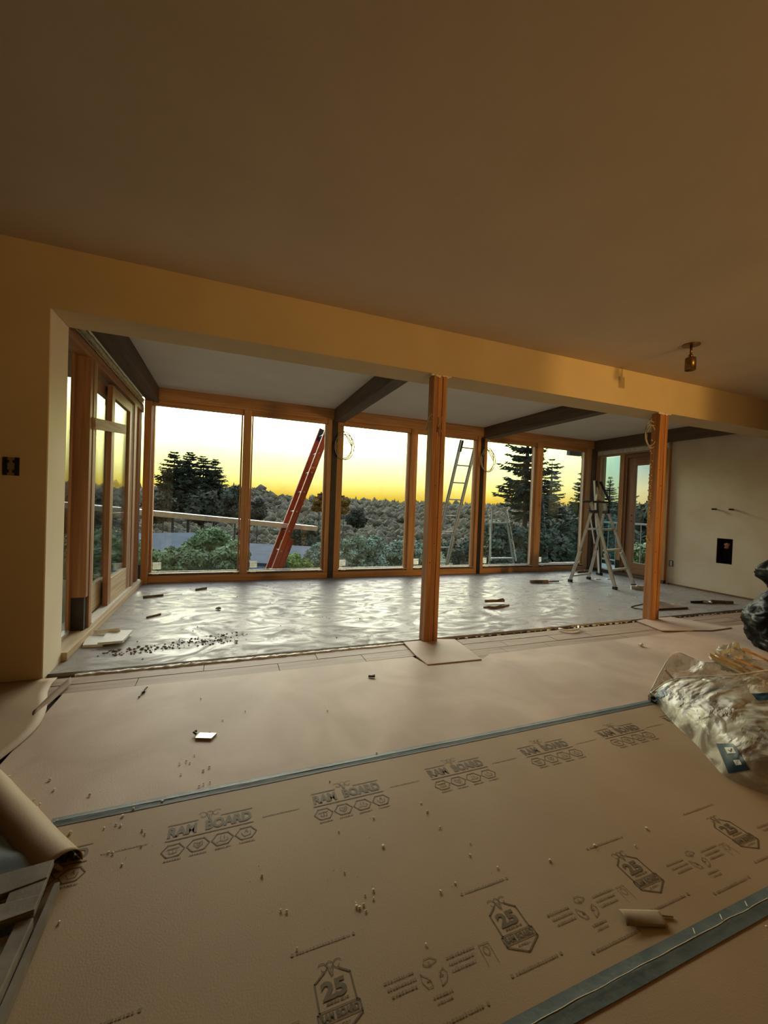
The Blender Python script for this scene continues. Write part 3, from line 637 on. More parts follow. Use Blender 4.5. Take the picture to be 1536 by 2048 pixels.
# ================================================================== spot lamp on the ceiling
def spot(x, y, label):
    t = thing('ceiling_spot_lamp', (x, y, ZC), label, 'lamp')
    MB().tube([(x, y, ZC), (x, y, ZC - .006)], .062, 28).build('ceiling_plate', M_['brass'], t)
    MB().tube([(x, y, ZC - .006), (x, y, ZC - .085)], .009, 10).build('stem', M_['brass'], t, smooth=True)
    m = MB().tube([(x, y, ZC - .075), (x, y, ZC - .082), (x, y, ZC - .096), (x, y, ZC - .103)], [.008, .015, .015, .008], 12); m.tube([(x - .012, y, ZC - .09), (x - .03, y, ZC - .092)], .003, 6)
    m.build('swivel', M_['brass'], t, smooth=True)
    # open-bottomed shade cylinder
    n = 28; vs = []; fs = []
    for r, z in ((.010, -.104), (.035, -.106), (.038, -.110), (.038, -.205), (.034, -.205), (.034, -.112), (.0, -.112)):
        for j in range(n): a = 2 * math.pi * j / n; vs.append((x + r * math.cos(a), y + r * math.sin(a), ZC + z))
    for i in range(6):
        for j in range(n): fs.append((i * n + j, i * n + (j + 1) % n, (i + 1) * n + (j + 1) % n, (i + 1) * n + j))
    MB().add(vs, fs).build('shade', M_['brass'], t, smooth=True)
    return t
spot(3.449, 2.20, 'small brass spot lamp hanging from the front ceiling')

# ================================================================== folding ladder in the glazed room
def leg_foot(p, parent, r=.022): MB().box(p[0] - r, p[0] + r, p[1] - r * 1.3, p[1] + r * 1.3, 0, .04).build('rubber_foot', M_['rubber'], parent, bevel=.003)
F1, F2, F3, F4 = (4.955, 4.762, .0), (5.47, 4.887, .0), (5.159, 4.157, .0), (5.672, 4.264, .0)
A1, A2 = Vector((5.035, 4.47, 1.09)), Vector((5.41, 4.575, 1.09))
sl = thing('folding_ladder', (5.3, 4.5, 0), 'folding aluminium step ladder standing open before the corner windows', 'ladder')
def lerp(a, b, t): return Vector(a) * (1 - t) + Vector(b) * t
up = Vector((0, 0, .02))
for f, a in ((F1, A1), (F2, A2), (F3, A1), (F4, A2)):
    sidev = (Vector(F3) - Vector(F1)).normalized()
    off = sidev * (.028 if f in (F3, F4) else -.028)
    MB().channel(Vector(f) + Vector((0, 0, .03)), Vector(a) + off, .034, .022, sidev, .004).build('leg_rail', M_['alu'], sl)
    MB().bar(Vector(f) + Vector((0, 0, .03)), lerp(f, a, .45), .044, .03, sidev).build('outer_rail', M_['alu'], sl, bevel=.003)
    leg_foot(f, sl)
def rung(pa, pb, w=.03, name='rung'): MB().bar(pa, pb, w, .028, (0, 1, 0)).build(name, M_['alu'], sl, bevel=.002)
for t in (.09, .30, .52, .76):
    if t in (.09, .76): rung(lerp(F1, A1, t), lerp(F2, A2, t))
for t in (.24, .49, .76): rung(lerp(F3, A1, t), lerp(F4, A2, t), .045, 'step')
for a in (A1, A2):
    MB().bar(a + Vector((-.0, -.055, 0)), a + Vector((0, .055, 0)), .05, .045, (0, 0, 1)).build('hinge_collar', M_['rubber'], sl, bevel=.008)
    MB().bar(a, a + Vector((-.035 if a is A2 else -.06, .0, .14)), .045, .026, (0, 1, 0)).build('upper_rail', M_['alu'], sl, bevel=.003)
cp = MB(); cp.bar((4.90, 4.50, 1.232), (5.42, 4.59, 1.238), .085, .03, (0, 1, 0)); cp.build('top_cap', M_['rubber'], sl, bevel=.006)
MB().tube([A1 + Vector((-.1, 0, 0.02)), A1 + Vector((-.03, 0, 0))], .012, 8).build('lock_knob', M_['rubber'], sl)
# cloth bag heaped on the cap
bm_ = MB(); rnd = random.Random(5)
nb_ = 14; vs = []; fs = []
for i, (z, r) in enumerate(((0, .045), (.02, .062), (.05, .06), (.09, .045), (.13, .028), (.18, .022), (.23, .012), (.25, .002))):
    for j in range(nb_):
        a = 2 * math.pi * j / nb_; q = r * (1 + .25 * noise.noise(Vector((math.cos(a) * 1.5, math.sin(a) * 1.5, i * .6)))); q *= .72; vs.append((5.25 - z * .25 + q * math.cos(a), 4.56 + q * math.sin(a), 1.253 + z * .85))
for i in range(7):
    for j in range(nb_): fs.append((i * nb_ + j, i * nb_ + (j + 1) % nb_, (i + 1) * nb_ + (j + 1) % nb_, (i + 1) * nb_ + j))
bm_.add(vs, fs); tag(bm_.build('cloth_bag', mat('cream_cloth', (.42, .38, .27), (.6, .55, .4), 20, .9), smooth=True), 'small cream cloth bag slumped on top of the folding ladder', 'bag')
# dark stand leaning in the corner
st = thing('folded_stand', (6.04, 5.18, 0), 'tall dark folded stand with a bright rail, behind the folding ladder', 'stand')
MB().bar((6.055, 5.19, .03), (5.835, 5.165, 1.62), .05, .045, (1, 0, 0)).build('dark_rail', M_['rubber'], st, bevel=.004)
MB().bar((6.018, 5.17, .04), (5.79, 5.15, 1.61), .016, .03, (1, 0, 0)).build('bright_rail', M_['white'], st)
MB().bar((5.87, 5.10, 1.60), (5.93, 4.92, 1.22), .03, .03, (1, 0, 0)).build('strut', M_['rubber'], st, bevel=.003)
MB().bar((5.72, 5.12, 1.12), (6.02, 5.18, .30), .035, .03, (1, 0, 0)).build('strut', M_['rubber'], st, bevel=.003)
MB().bar((5.70, 5.12, 1.02), (5.86, 5.15, .55), .012, .02, (1, 0, 0)).build('strut', M_['white'], st)
MB().box(6.015, 6.09, 5.15, 5.23, 0, .05).build('foot', M_['rubber'], st, bevel=.004)

# ================================================================== debris
def deb(name, mb, m, label, cat='debris', group=None, **k): return tag(mb.build(name, M_[m], **k), label, cat, group)
# two pale card offcuts at the left
a = MB(); a.prism([(-.90, 3.37), (-.78, 3.355), (-.77, 3.58), (-.93, 3.60)], .001, .018); deb('card_offcut', a, 'white', 'pale card offcut nearer the side sill, left of the two overlapping ones')
a = MB(); a.prism([(-.805, 3.34), (-.655, 3.345), (-.64, 3.60), (-.80, 3.62)], .019, .036); deb('card_offcut', a, 'white', 'pale card offcut lying half over the other one by the side sill')
a = MB(); a.bar((-.90, 3.63, .028), (-.72, 3.58, .05), .03, .006, (0, 0, 1)); deb('card_scrap', a, 'white', 'thin pale sliver standing on the two card offcuts')
rnd = random.Random(11); a = MB()
for i in range(230):
    t = rnd.random(); x = -.72 + .85 * t + rnd.gauss(0, .03); y = 3.14 + .28 * rnd.random() * (.4 + t * .6) + (.05 if t > .5 else 0); r = abs(rnd.gauss(.003, .003)) + .0015; a.blob((x, y, r * .5), min(r, .011), i, (1.3, 1, .6))
o = deb('rubble_crumbs', a, 'dust', 'brown crumbs of rubble swept across the pale floor at left'); o['kind'] = 'stuff'
a = MB()
for i in range(90): a.blob((rnd.uniform(-.8, 6.2), rnd.uniform(2.95, 5.5), .002), rnd.uniform(.002, .006), i)
o = deb('floor_specks', a, 'dust', 'tiny dark specks scattered over the pale floor'); o['kind'] = 'stuff'
crumbs = [(.016,2.089),(.516,2.025),(.852,1.866),(.636,1.618),(-.091,1.833),(-.12,1.8),(-.105,1.786),(-.143,1.792),(-.032,1.734),(-.053,1.719),(-.131,1.722),(-.048,1.635),(-.025,1.639),(-.062,1.628),(-.039,1.989),(.403,1.505),(-.177,1.584),(.127,1.178),(.412,1.033),(.385,1.027),(.696,1.169),(.689,1.247),(.687,1.29),(.352,1.111),(.49,1.161),(.374,1.261),(.501,1.279),(-.095,2.347),(.122,2.142),(.405,1.011),(.355,1.014),(.354,1.004),(.361,.998),(.374,1.003),(.374,.985),(.164,1.059),(.178,1.052),(.486,.86),(.189,.953),(.587,.969),(.64,.978),(.787,.98),(.956,.948),(1.369,.941),(.758,1.081),(.733,1.045),(1.136,.945),(1.263,.902),(1.354,.601),(-.726,1.898),(-.58,1.834),(-.546,1.768),(-.42,1.697),(-.59,1.726),(-.564,1.698),(-.565,1.678),(-.483,1.592),(-.291,1.552),(-.302,1.517),(-.287,1.508),(-.334,1.511),(-.219,1.465),(-.208,1.445),(-.211,1.398),(-.297,1.402),(-.284,1.395),(-.25,1.343),(-.357,1.207),(-.427,1.523),(-.178,1.583),(-.264,1.575)]
a = MB()
for i, (x, y) in enumerate(crumbs):
    d = math.hypot(x, y); r = .0031 * d ** .5 * rnd.uniform(.8, 1.35); a.blob((x, y, r * .45 + .001), r, i, (1, 1, .6))
for i in range(60): x, y = rnd.choice(crumbs); r = rnd.uniform(.0006, .0013); a.blob((x + rnd.gauss(0, .04), y + rnd.gauss(0, .03), r), r, i)
o = deb('foam_crumbs', a, 'crumb', 'pale crumbs of foam and texture scattered over the brown boards'); o['kind'] = 'stuff'
# single bits
a = MB(); a.prism([(-.098, 1.955), (-.03, 1.93), (-.008, 1.968), (-.080, 1.995)], .0005, .008)
t = thing('metal_latch', (-.05, 1.96, 0), 'small shiny metal latch plate above the first printed logo', 'hardware'); a.build('plate', M_['alu'], t, bevel=.001); MB().tube([(-.095, 1.985, .008), (-.105, 1.995, .012), (-.095, 2.005, .012)], .005, 8).build('hook', M_['rubber'], t)
a = MB(); a.tube([(.855, 2.36, .006), (.89, 2.34, .008)], .006, 7); a.tube([(.885, 2.365, .004), (.90, 2.372, .004)], .004, 6); deb('dark_screw', a, 'rubber', 'small dark screw on the dusty board below the middle post', 'screw')
a = MB(); a.blob((3.19, 2.306, .012), .014, 3); a.box(3.165, 3.185, 2.30, 2.318, 0, .016); deb('broken_chip', a, 'white', 'small pale broken chip on the dusty board left of the plastic bag')
a = MB(); a.tube([(-.40, 2.455, .004), (-.395, 2.50, .004), (-.378, 2.555, .01)], .0045, 6); a.tube([(-.395, 2.50, .004), (-.383, 2.51, .006)], .006, 6); deb('bent_nail', a, 'rubber', 'dark bent nail on the plank strip near the left wall', 'nail')
a = MB(); a.blob((-.037, 4.22, .014), .022, 4, (1.3, 1, .7)); deb('stone_chip', a, 'dust', 'dark round chip alone on the pale floor before the second window')
a = MB(); a.bar((-.30, 5.15, .01), (-.18, 5.22, .012), .02, .01); deb('wood_chip', a, 'dust', 'dark chip of wood near the foot of the left windows')
a = MB(); a.bar((-.62, 4.05, .006), (-.52, 4.14, .006), .018, .008); deb('wood_chip', a, 'dust', 'dark splinter on the pale floor beside the sliding doors')
a = MB(); a.bar((-.78, 4.86, .008), (-.60, 4.93, .006), .03, .01); a.tube([(-.66, 4.9, .006), (-.42, 4.97, .005)], .003, 5); deb('wood_splinter', a, 'dust', 'long thin splinter on the floor by the far sliding door')
t = thing('broken_lumber', (2.82, 3.75, 0), 'broken dark lumber pieces in a heap mid-floor right of the middle post', 'debris')
MB().bar((2.74, 3.82, .035), (2.97, 3.78, .04), .03, .022).build('stick', M_['darkX'], t, bevel=.002)
MB().bar((2.88, 3.84, .02), (2.905, 3.72, .075), .022, .016, (1, 0, 0)).build('stick', M_['darkX'], t)
MB().prism([(2.62, 3.68), (2.80, 3.64), (2.98, 3.70), (2.93, 3.73), (2.75, 3.74)], .001, .014).build('slab_piece', M_['darkX'], t)
MB().prism([(2.66, 3.66), (2.72, 3.62), (2.84, 3.66), (2.78, 3.70)], .014, .024).build('slab_piece', M_['darkX'], t)
a = MB(); a.bar((4.22, 4.80, .012), (4.52, 4.76, .014), .06, .018); a.bar((4.40, 4.80, .012), (4.72, 4.75, .02), .02, .01); deb('flat_scrap', a, 'dust', 'long flat dark scrap on the pale floor left of the folding ladder')
for (x, y, s, lb) in ((5.62, 4.85, .05, 'small pale scrap under the folding ladder, left one'), (5.83, 4.83, .03, 'small white scrap under the folding ladder, right one')):
    a = MB(); a.prism([(x - s, y - .01), (x + s, y - .02), (x + s, y + .02), (x - s * .6, y + .03)], .001, .012); deb('pale_scrap', a, 'white', lb)
a = MB(); a.bar((5.44, 4.13, .02), (5.58, 4.04, .03), .06, .03); a.blob((5.5, 4.08, .04), .03, 3); deb('crumpled_wrapper', a, 'white', 'crumpled pale wrapper at the nearest right foot of the folding ladder')
a = MB(); a.bar((5.58, 4.05, .01), (5.80, 4.03, .01), .03, .015); deb('flat_scrap', a, 'dust', 'thin dark strip lying beside the crumpled pale wrapper')
a = MB(); a.bar((5.80, 5.42, .02), (6.05, 5.40, .03), .05, .02); a.blob((5.95, 5.4, .03), .03, 5); deb('brown_scrap', a, 'dust', 'brown scrap against the window wall behind the folding ladder')
# card flap right of the right post
t = thing('card_scrap', (4.8, 3.2, 0), 'bent brown card scrap on the floor right of the right post', 'debris')
sheet_grid(lambda u, v: (4.60 + .46 * u + .05 * v, 3.15 + .20 * v - .04 * u, .004 + .05 * math.sin(math.pi * min(1, u * 1.2)) * v), 10, 6).build('card', M_['kraft_edge'], t, smooth=True).modifiers.new('s', 'SOLIDIFY').thickness = .003
MB().bar((4.55, 3.14, .008), (5.02, 3.10, .01), .02, .012).build('batten', M_['darkX'], t)
a = MB(); a.bar((4.36, 3.30, .008), (4.50, 3.24, .05), .05, .006, (1, 0, 0)); deb('card_scrap', a, 'kraft_edge', 'small torn card scrap just left of the right post')
t = thing('cable_clamp', (5.65, 3.25, 0), 'metal ring with dark straps on the floor below the wall recess', 'hardware')
MB().tube([(5.62 + .05 * math.cos(q * .42), 3.25 + .05 * math.sin(q * .42), .012) for q in range(15)], .012, 8, True).build('ring', M_['alu'], t, smooth=True)
MB().bar((5.40, 3.30, .01), (5.58, 3.26, .014), .03, .01).build('strap', M_['rubber'], t); MB().bar((5.68, 3.24, .014), (5.95, 3.14, .008), .05, .012).build('strap', M_['dust'], t)
t = thing('bent_pipe', (2.95, 2.79, 0), 'short bent pale pipe on the planks between the posts', 'pipe')
MB().tube([(2.85, 2.845, .006), (2.86, 2.80, .01), (2.90, 2.765, .012), (2.96, 2.76, .012), (3.02, 2.78, .012), (3.08, 2.84, .014)], .0085, 8).build('pipe', M_['white'], t, smooth=True)
# flap torn up from the board, bottom right
t = thing('torn_flap', (1.06, .73, 0), 'curled torn flap of brown board above the lower blue tape', 'debris')
sheet_grid(lambda u, v: (1.016 + .105 * u - .02 * v, .762 - .036 * u - .040 * v, .002 + .013 * math.sin(math.pi * min(1, .1 + v * .75)) * (1 - .7 * u)), 12, 8).build('flap', M_['kraft_edge'], t, smooth=True).modifiers.new('s', 'SOLIDIFY').thickness = .0012
MB().bar((1.115, .715, .003), (1.142, .702, .003), .004, .003).build('scrap', M_['kraft_edge'], t)
# short dark stick poking from under the plastic bag
a = MB(); a.bar((2.30, 1.60, .018), (2.55, 1.50, .02), .035, .03); deb('dark_stick', a, 'darkX', 'short dark stick poking out from under the clear plastic bag', 'stick', bevel=.004)

# ================================================================== clear plastic bag, right
rows = [
 [(2.371,1.646,.002),(2.189,1.395,.002),(2.088,1.22,.002),(2.001,1.101,.002),(1.954,1.015,.002),(1.989,.901,.002),(2.123,.806,.002),(2.4,.72,.002)],
 [(2.329,1.612,.03),(2.24,1.414,.07),(2.141,1.24,.1),(2.068,1.116,.13),(2.007,1.001,.14),(2.03,.892,.17),(2.16,.819,.20),(2.45,.76,.2)],
 [(2.32,1.605,.045),(2.33,1.46,.12),(2.32,1.34,.17),(2.30,1.24,.19),(2.30,1.15,.21),(2.40,1.08,.23),(2.62,1.0,.25),(2.9,.95,.25)],
 [(2.313,1.598,.05),(2.421,1.555,.13),(2.465,1.439,.19),(2.508,1.366,.22),(2.575,1.311,.24),(2.746,1.273,.26),(3.074,1.199,.28),(3.3,1.1,.27)],
 [(2.318,1.602,.045),(2.44,1.57,.09),(2.50,1.47,.13),(2.56,1.41,.15),(2.64,1.36,.17),(2.80,1.30,.19),(3.08,1.23,.2),(3.3,1.15,.2)],
 [(2.34,1.625,.03),(2.50,1.66,.03),(2.62,1.60,.05),(2.70,1.52,.06),(2.78,1.47,.08),(2.90,1.38,.12),(3.12,1.27,.14),(3.35,1.2,.14)],
 [(2.345,1.615,.04),(2.70,1.77,.06),(2.80,1.72,.07),(2.80,1.62,.09),(2.90,1.56,.12),(3.00,1.44,.16),(3.25,1.30,.18),(3.45,1.25,.18)],
 [(2.345,1.625,.045),(2.775,1.788,.16),(2.869,1.725,.15),(2.85,1.62,.16),(2.96,1.54,.2),(3.05,1.42,.23),(3.302,1.29,.26),(3.5,1.25,.25)]]
def cat(p0, p1, p2, p3, t):
    return [.5 * (2 * b + (c - a) * t + (2 * a - 5 * b + 4 * c - d) * t * t + (3 * b - a - 3 * c + d) * t ** 3) for a, b, c, d in zip(p0, p1, p2, p3)]
def cpt(seq, u):
    n = len(seq) - 1; k = min(int(u * n), n - 1); t = u * n - k; g = lambda i: seq[max(0, min(n, i))]
    return cat(g(k - 1), g(k), g(k + 1), g(k + 2), t)
def bagp(u, v):
    p = Vector(cpt([cpt(r, u) for r in rows], v))
    q = p * 10 + Vector((noise.noise(p * 6), noise.noise(p * 6 + Vector((9, 0, 0))), 0)) * .8; d_ = noise.voronoi(q)[0]; e_ = noise.voronoi(q * 2.3)[0]
    n1 = (d_[1] - d_[0]) * .9 + (e_[1] - e_[0]) * .35 + .35 * noise.noise(p * 16)
    am = .040 * min(1, v * 6) * min(1, u * 5)
    p += Vector((-.5, -.6, .45)) * am * (n1 - .4)
    p.z = max(.002, p.z); return tuple(p)
bag = thing('plastic_bag', (2.6, 1.3, 0), 'clear crumpled plastic bag with blue printing, open on the floor at right', 'bag')
bo = sheet_grid(bagp, 110, 130).build('film', M_['film'], bag)
rim = MB().tube([bagp(i / 60, 3 / 7) for i in range(61)], .0035, 6); rim.build('rim', M_['white'], bag, smooth=True)
rim = MB().tube([bagp(i / 60, 1.0) for i in range(61)], .003, 6); rim.build('rim', M_['white'], bag, smooth=True)
def onbag(u0, u1, v0, v1, off=.004):
    def T(a, b):
        u = u0 + (u1 - u0) * a; v = v0 + (v1 - v0) * b; p = Vector(bagp(u, v)); e = .004
        nn = (Vector(bagp(u + e, v)) - p).cross(Vector(bagp(u, v + e)) - p)
        if nn.length < 1e-9: nn = Vector((-1, -1, 1))
        nn.normalize()
        if nn.dot(Vector((0, 0, H)) - p) < 0: nn = -nn
        return tuple(p + nn * off)
    return T
from mathutils.bvhtree import BVHTree
_me = bo.data; _bv = BVHTree.FromPolygons([v.co.copy() for v in _me.vertices], [tuple(p.vertices) for p in _me.polygons])
def conform(Q, off):
    Q = [Vector(q) for q in Q]                      # upper left, lower left, lower right, upper right
    def T(a, b):
        p = (Q[1] * (1 - a) + Q[2] * a) * (1 - b) + (Q[0] * (1 - a) + Q[3] * a) * b
        d = (p - Vector((0, 0, H))).normalized(); hit = _bv.ray_cast(Vector((0, 0, H)), d)
        return tuple((hit[0] if hit[0] is not None and (hit[0] - p).length < .3 else p) - d * off)
    return T
k = Ink(conform(((2.356, 1.643, .03), (2.230, 1.524, .03), (2.394, 1.531, .055), (2.478, 1.625, .085)), .005))
# brush lettering: "Cont"
def stroke(pts, w=.12): k.line(pts, w)
stroke([(.24, .78), (.17, .90), (.08, .88), (.02, .66), (.03, .36), (.10, .16), (.20, .20), (.25, .32)])
stroke([(.36, .60), (.31, .45), (.34, .26), (.41, .24), (.46, .42), (.43, .60), (.36, .60)])
stroke([(.55, .22), (.55, .60)]); stroke([(.55, .48), (.62, .60), (.69, .55), (.70, .22)])
stroke([(.84, .92), (.84, .35), (.90, .22), (.95, .26)]); stroke([(.76, .62), (.95, .66)])
k.build('blue_lettering', M_['blueink'], bag)
LB = ((1.991, 1.087, .1), (1.939, 1.008, .03), (2.015, .975, .05), (2.003, 1.03, .13))
def quad_patch(nm, a0, a1, b0, b1, m, off, n=14, par=None):
    T = conform(LB, off); return sheet_grid(lambda a, b: T(a0 + (a1 - a0) * a, b0 + (b1 - b0) * b), n, n).build(nm, m, par or bag, smooth=True)
bl_ = quad_patch('blue_label', 0, 1, 0, 1, M_['blacklabel'], .003)
quad_patch('label_square', .38, .85, .64, .86, M_['white'], .005, 6, bl_)
quad_patch('label_dot', .50, .80, .22, .40, M_['alu2'], .005, 6, bl_)
Tq = conform(LB, .0065); k = Ink(lambda a, b: Tq(.38 + .47 * a, .64 + .22 * b)); k.line([(.3, .55), (.45, .3), (.75, .8)], .12); k.build('label_mark', M_['blacklabel'], bl_)
LB = ((2.468, 1.204, 0.2), (2.4, 1.144, 0.2), (2.537, 1.124, 0.2), (2.626, 1.174, 0.2))
quad_patch('blue_print', 0, 1, 0, 1, M_['blueink'], .004)
# debris sticking out of the bag: each sliver its own piece
slv = [((2.56, 1.454, .30), (2.86, 1.30, .14), 'paleX', .022), ((2.609, 1.457, .30), (2.90, 1.31, .15), 'paleX', .016), ((2.60, 1.47, .27), (2.86, 1.36, .15), 'white', .028), ((2.694, 1.40, .28), (2.98, 1.29, .17), 'firX', .014), ((2.95, 1.50, .28), (3.05, 1.33, .21), 'firX', .016), ((2.42, 1.60, .17), (2.50, 1.50, .03), 'paleX', .012)]
for i, (a_, b_, mm, w) in enumerate(slv):
    m = MB().bar(a_, b_, w, .008, (1, 1, .3)); lb = ['longest pale wood sliver sticking out of the clear bag', 'pale wood sliver directly beside the longest one in the clear bag', 'wide whitish strip lying under the pale slivers in the clear bag', 'orange wood strip inside the clear bag right of the pale slivers', 'orange wood strip at the far right of the clear bag', 'thin upright sliver near the left end of the clear bag'][i]
    tag(m.build('wood_sliver', M_[mm], bevel=.001), lb, 'wood sliver')
m = MB(); vs = []
def crump(u, v):
    a = u * 2 * math.pi; b = (v - .5) * math.pi; d = Vector((math.cos(a) * math.cos(b), math.sin(a) * math.cos(b), math.sin(b))); r = .085 * (1 + .5 * noise.noise(d * 2.2) + .2 * noise.noise(d * 6))
    p = Vector((2.98, 1.56, .20)) + Vector((d.x * r * 1.3, d.y * r * .8, d.z * r * .9)); return tuple(p)
tag(sheet_grid(crump, 30, 18).build('crumpled_film', M_['film'], smooth=True), 'crumpled ball of clear film in the mouth of the plastic bag', 'plastic film')
bagfill = MB()
for i in range(16): bagfill.blob((random.uniform(2.25, 3.1), random.uniform(1.0, 1.35), random.uniform(.05, .1)), random.uniform(.05, .08), i, (1.3, 1, .7))
o = bagfill.build('rubbish_inside', M_['kraft_edge'], bag); o['kind'] = 'stuff'

# ================================================================== black bag, far right
def bb(u, v):
    a = u * 2 * math.pi; z = v * .80
    prof = [(0, .30), (.06, .345), (.25, .36), (.42, .34), (.52, .27), (.60, .21), (.66, .235), (.74, .30), (.82, .29), (.92, .20), (1.0, .06)]
    for (a0, r0), (a1, r1) in zip(prof, prof[1:]):
        if a0 <= v <= a1: r = r0 + (r1 - r0) * (v - a0) / (a1 - a0); break
    d = Vector((math.cos(a), math.sin(a), 0)); q = d * 2.2 + Vector((0, 0, v * 5))
    r *= 1 + .13 * noise.noise(q) + .07 * (1 - abs(noise.noise(q * 2.6)) * 2) - .05
    if v > .5: r *= 1 + .05 * math.sin(a * 9 + v * 9)
    return (4.40 + d.x * r, 1.83 + d.y * r, z + .0)
b = thing('rubbish_bag', (4.40, 1.83, 0), 'tall shiny black rubbish bag pinched in the middle at the right edge', 'bag')
sheet_grid(bb, 90, 70).build('bag_body', M_['blackbag'], b, smooth=True)

# ================================================================== lower left corner: curled kraft tube, grey film, weathered board
t = thing('paper_roll', (-.6, 1.6, 0), 'curled loose end of brown paper board at the lower left edge', 'paper roll')
def roll(u, v):
    p0 = Vector((-.955, 2.19, 0)); p1 = Vector((-.350, 1.405, 0)); ax = (p1 - p0).normalized(); nn = Vector((-ax.y, ax.x, 0))  # to the upper right
    a = -.15 + v * (math.pi * 1.12); r = .058 * (1 - .10 * u)
    p = p0 + (p1 - p0) * u + nn * (r * math.cos(a)) * 1.0 - nn * .066 + Vector((0, 0, .008 + r * .85 * math.sin(a) + .006 * noise.noise(Vector((u * 5, v * 2, 0)))))
    p.z = max(p.z, .002); return tuple(p)
sheet_grid(roll, 50, 22).build('curl', M_['ram'], t, smooth=True).modifiers.new('s', 'SOLIDIFY').thickness = .002
a = MB(); rnd = random.Random(2)
for i in range(26):
    u = rnd.uniform(.45, 1); p = Vector(roll(u, rnd.choice((.03, .93)))); r = rnd.uniform(.002, .006); a.blob((p.x, p.y, p.z + .002), r, i)
o = a.build('torn_bits', M_['crumb'], t); o['kind'] = 'stuff'
tw = MB().tube([(-.475, 1.415, .02), (-.44, 1.375, .035), (-.415, 1.37, .02), (-.405, 1.375, .004)], .006, 6); tw.build('torn_corner', M_['kraft_edge'], t)
g = sheet_grid(lambda u, v: (-1.3 + (.86 - .24 * v) * u, 1.37 + .30 * v + .05 * (1 - u), .020 + .010 * noise.noise(Vector((u * 5, v * 4, 2))) + .012 * u * (1 - v)), 40, 24)
tag(g.build('plastic_film', M_['greyplastic'], smooth=True), 'sheet of blue grey plastic tucked behind the curled brown paper', 'plastic film')
bpol = [(-.413, 1.345), (-.395, 1.18), (-.385, 1.02), (-.385, .80), (-1.0, .80), (-1.0, 1.30), (-.6, 1.335)]
t = thing('weathered_panel', (-.6, 1.1, 0), 'weathered grey panel with cut openings at the lower left corner', 'panel')
MB().prism([(-.412, 1.345), (-.408, 1.285), (-.50, 1.265), (-1.0, 1.25), (-1.0, 1.305), (-.56, 1.33)], .045, .062).build('cross_bar', M_['weather'], t, bevel=.002)
MB().prism([(-.408, 1.287), (-.402, 1.19), (-.47, 1.18), (-.480, 1.268)], .043, .060).build('side_bar', M_['weather'], t, bevel=.002)
MB().prism([(-.402, 1.192), (-.47, 1.182), (-1.0, 1.16), (-1.0, 1.215), (-.478, 1.235), (-.404, 1.235)], .046, .063).build('cross_bar', M_['weather'], t, bevel=.002)
MB().prism([(-.400, 1.185), (-.394, .80), (-.43, .80), (-.435, 1.183)], .012, .052).build('edge_bar', M_['weather'], t, bevel=.003)
MB().prism([(-.435, 1.165), (-.43, .80), (-1.0, .80), (-1.0, 1.145)], .030, .042).build('panel_sheet', M_['weather'], t, bevel=.002)
MB().prism([(-.396, 1.30), (-.385, 1.30), (-.378, .80), (-.394, .80)], .002, .03).build('edge_strip', M_['weather'], t)
MB().prism([(-.42, 1.30), (-.40, .80), (-1.0, .80), (-1.0, 1.27)], .004, .011).build('backing', M_['niche'], t)

# ================================================================== outside
# ladders and planks by the window wall
def ladder(name, base, top, across, width, rail_w, m, label, nr, fly=None, rm='alu'):
    base, top = Vector(base), Vector(top); ac = Vector(across).normalized(); t = thing(name, base, label, 'ladder')
    d = (top - base); nrm = d.normalized().cross(ac)
    for s in (-1, 1):
        MB().channel(base + ac * s * width / 2, top + ac * s * width / 2, rail_w, .03, nrm, .006).build('rail', M_[m], t)
        if m == 'red':
            e = nrm * (rail_w / 2 + .002); MB().bar(base + ac * s * width / 2 + e, top + ac * s * width / 2 + e, .005, .034, nrm).build('rail_edge', M_['redlight'], t); MB().bar(base + ac * s * width / 2 - e, top + ac * s * width / 2 - e, .005, .034, nrm).build('rail_edge', M_['redlight'], t)
        if fly: MB().channel(base + ac * s * width * .44 + nrm * fly, base + d * .62 + ac * s * width * .44 + nrm * fly, rail_w, .03, nrm, .006).build('base_rail', M_[m], t)
    for i in range(nr):
        p = base + d * ((i + .6) / nr); MB().tube([p - ac * (width / 2 + .012), p + ac * (width / 2 + .012)], .014, 8).build('rung', M_[rm], t, smooth=True)
    for s in (-1, 1): MB().bar(top - d.normalized() * .22 + ac * s * width / 2, top + ac * s * width / 2, rail_w + .008, .04, nrm).build('tip', M_['rubber'], t)
    return t
GZ = -2.6
def ext(a, b, z): a, b = Vector(a), Vector(b); k = (z - b.z) / (a.z - b.z); return b + (a - b) * k
rb, rt = (.75, 7.05, -.07), (1.565, 6.95, 2.36)
ladder('extension_ladder', ext(rb, rt, GZ), rt, (-.12, 1, 0), .36, .095, 'red', 'orange fibreglass extension ladder leaning outside the second window', 15, -.085)
ab, at_ = (4.21, 7.5, -.15), (4.30, 6.7, 2.354)
ladder('extension_ladder', ext(ab, at_, GZ), at_, (1, 0, 0), .33, .07, 'alu2', 'silver aluminium extension ladder leaning outside, seen right of the middle post', 15, -.06, 'alu2')
lb_, lt_ = (5.75, 7.9, -.12), (5.63, 7.5, 1.16)
t = thing('ladder_reflection', (5.7, 7.9, GZ), 'ladder reflection in the window with the large fir, built as rails outside', 'ladder')  # a ladder's reflection in the pane, modelled as rails standing outside
for a_, b_ in (((5.42, 7.5, -2.6), (5.47, 7.5, 1.09)), ((6.72, 7.5, -2.6), (5.80, 7.5, 1.09))): MB().bar(a_, b_, .035, .03, (1, 0, 0)).build('rail', M_['railing'], t)
for z in (.77, -.02, -.8, -1.6): MB().bar((5.44, 7.5, z), (5.80 + (1.09 - z) * .25, 7.5, z), .06, .03, (0, 1, 0)).build('step', M_['railing'], t)
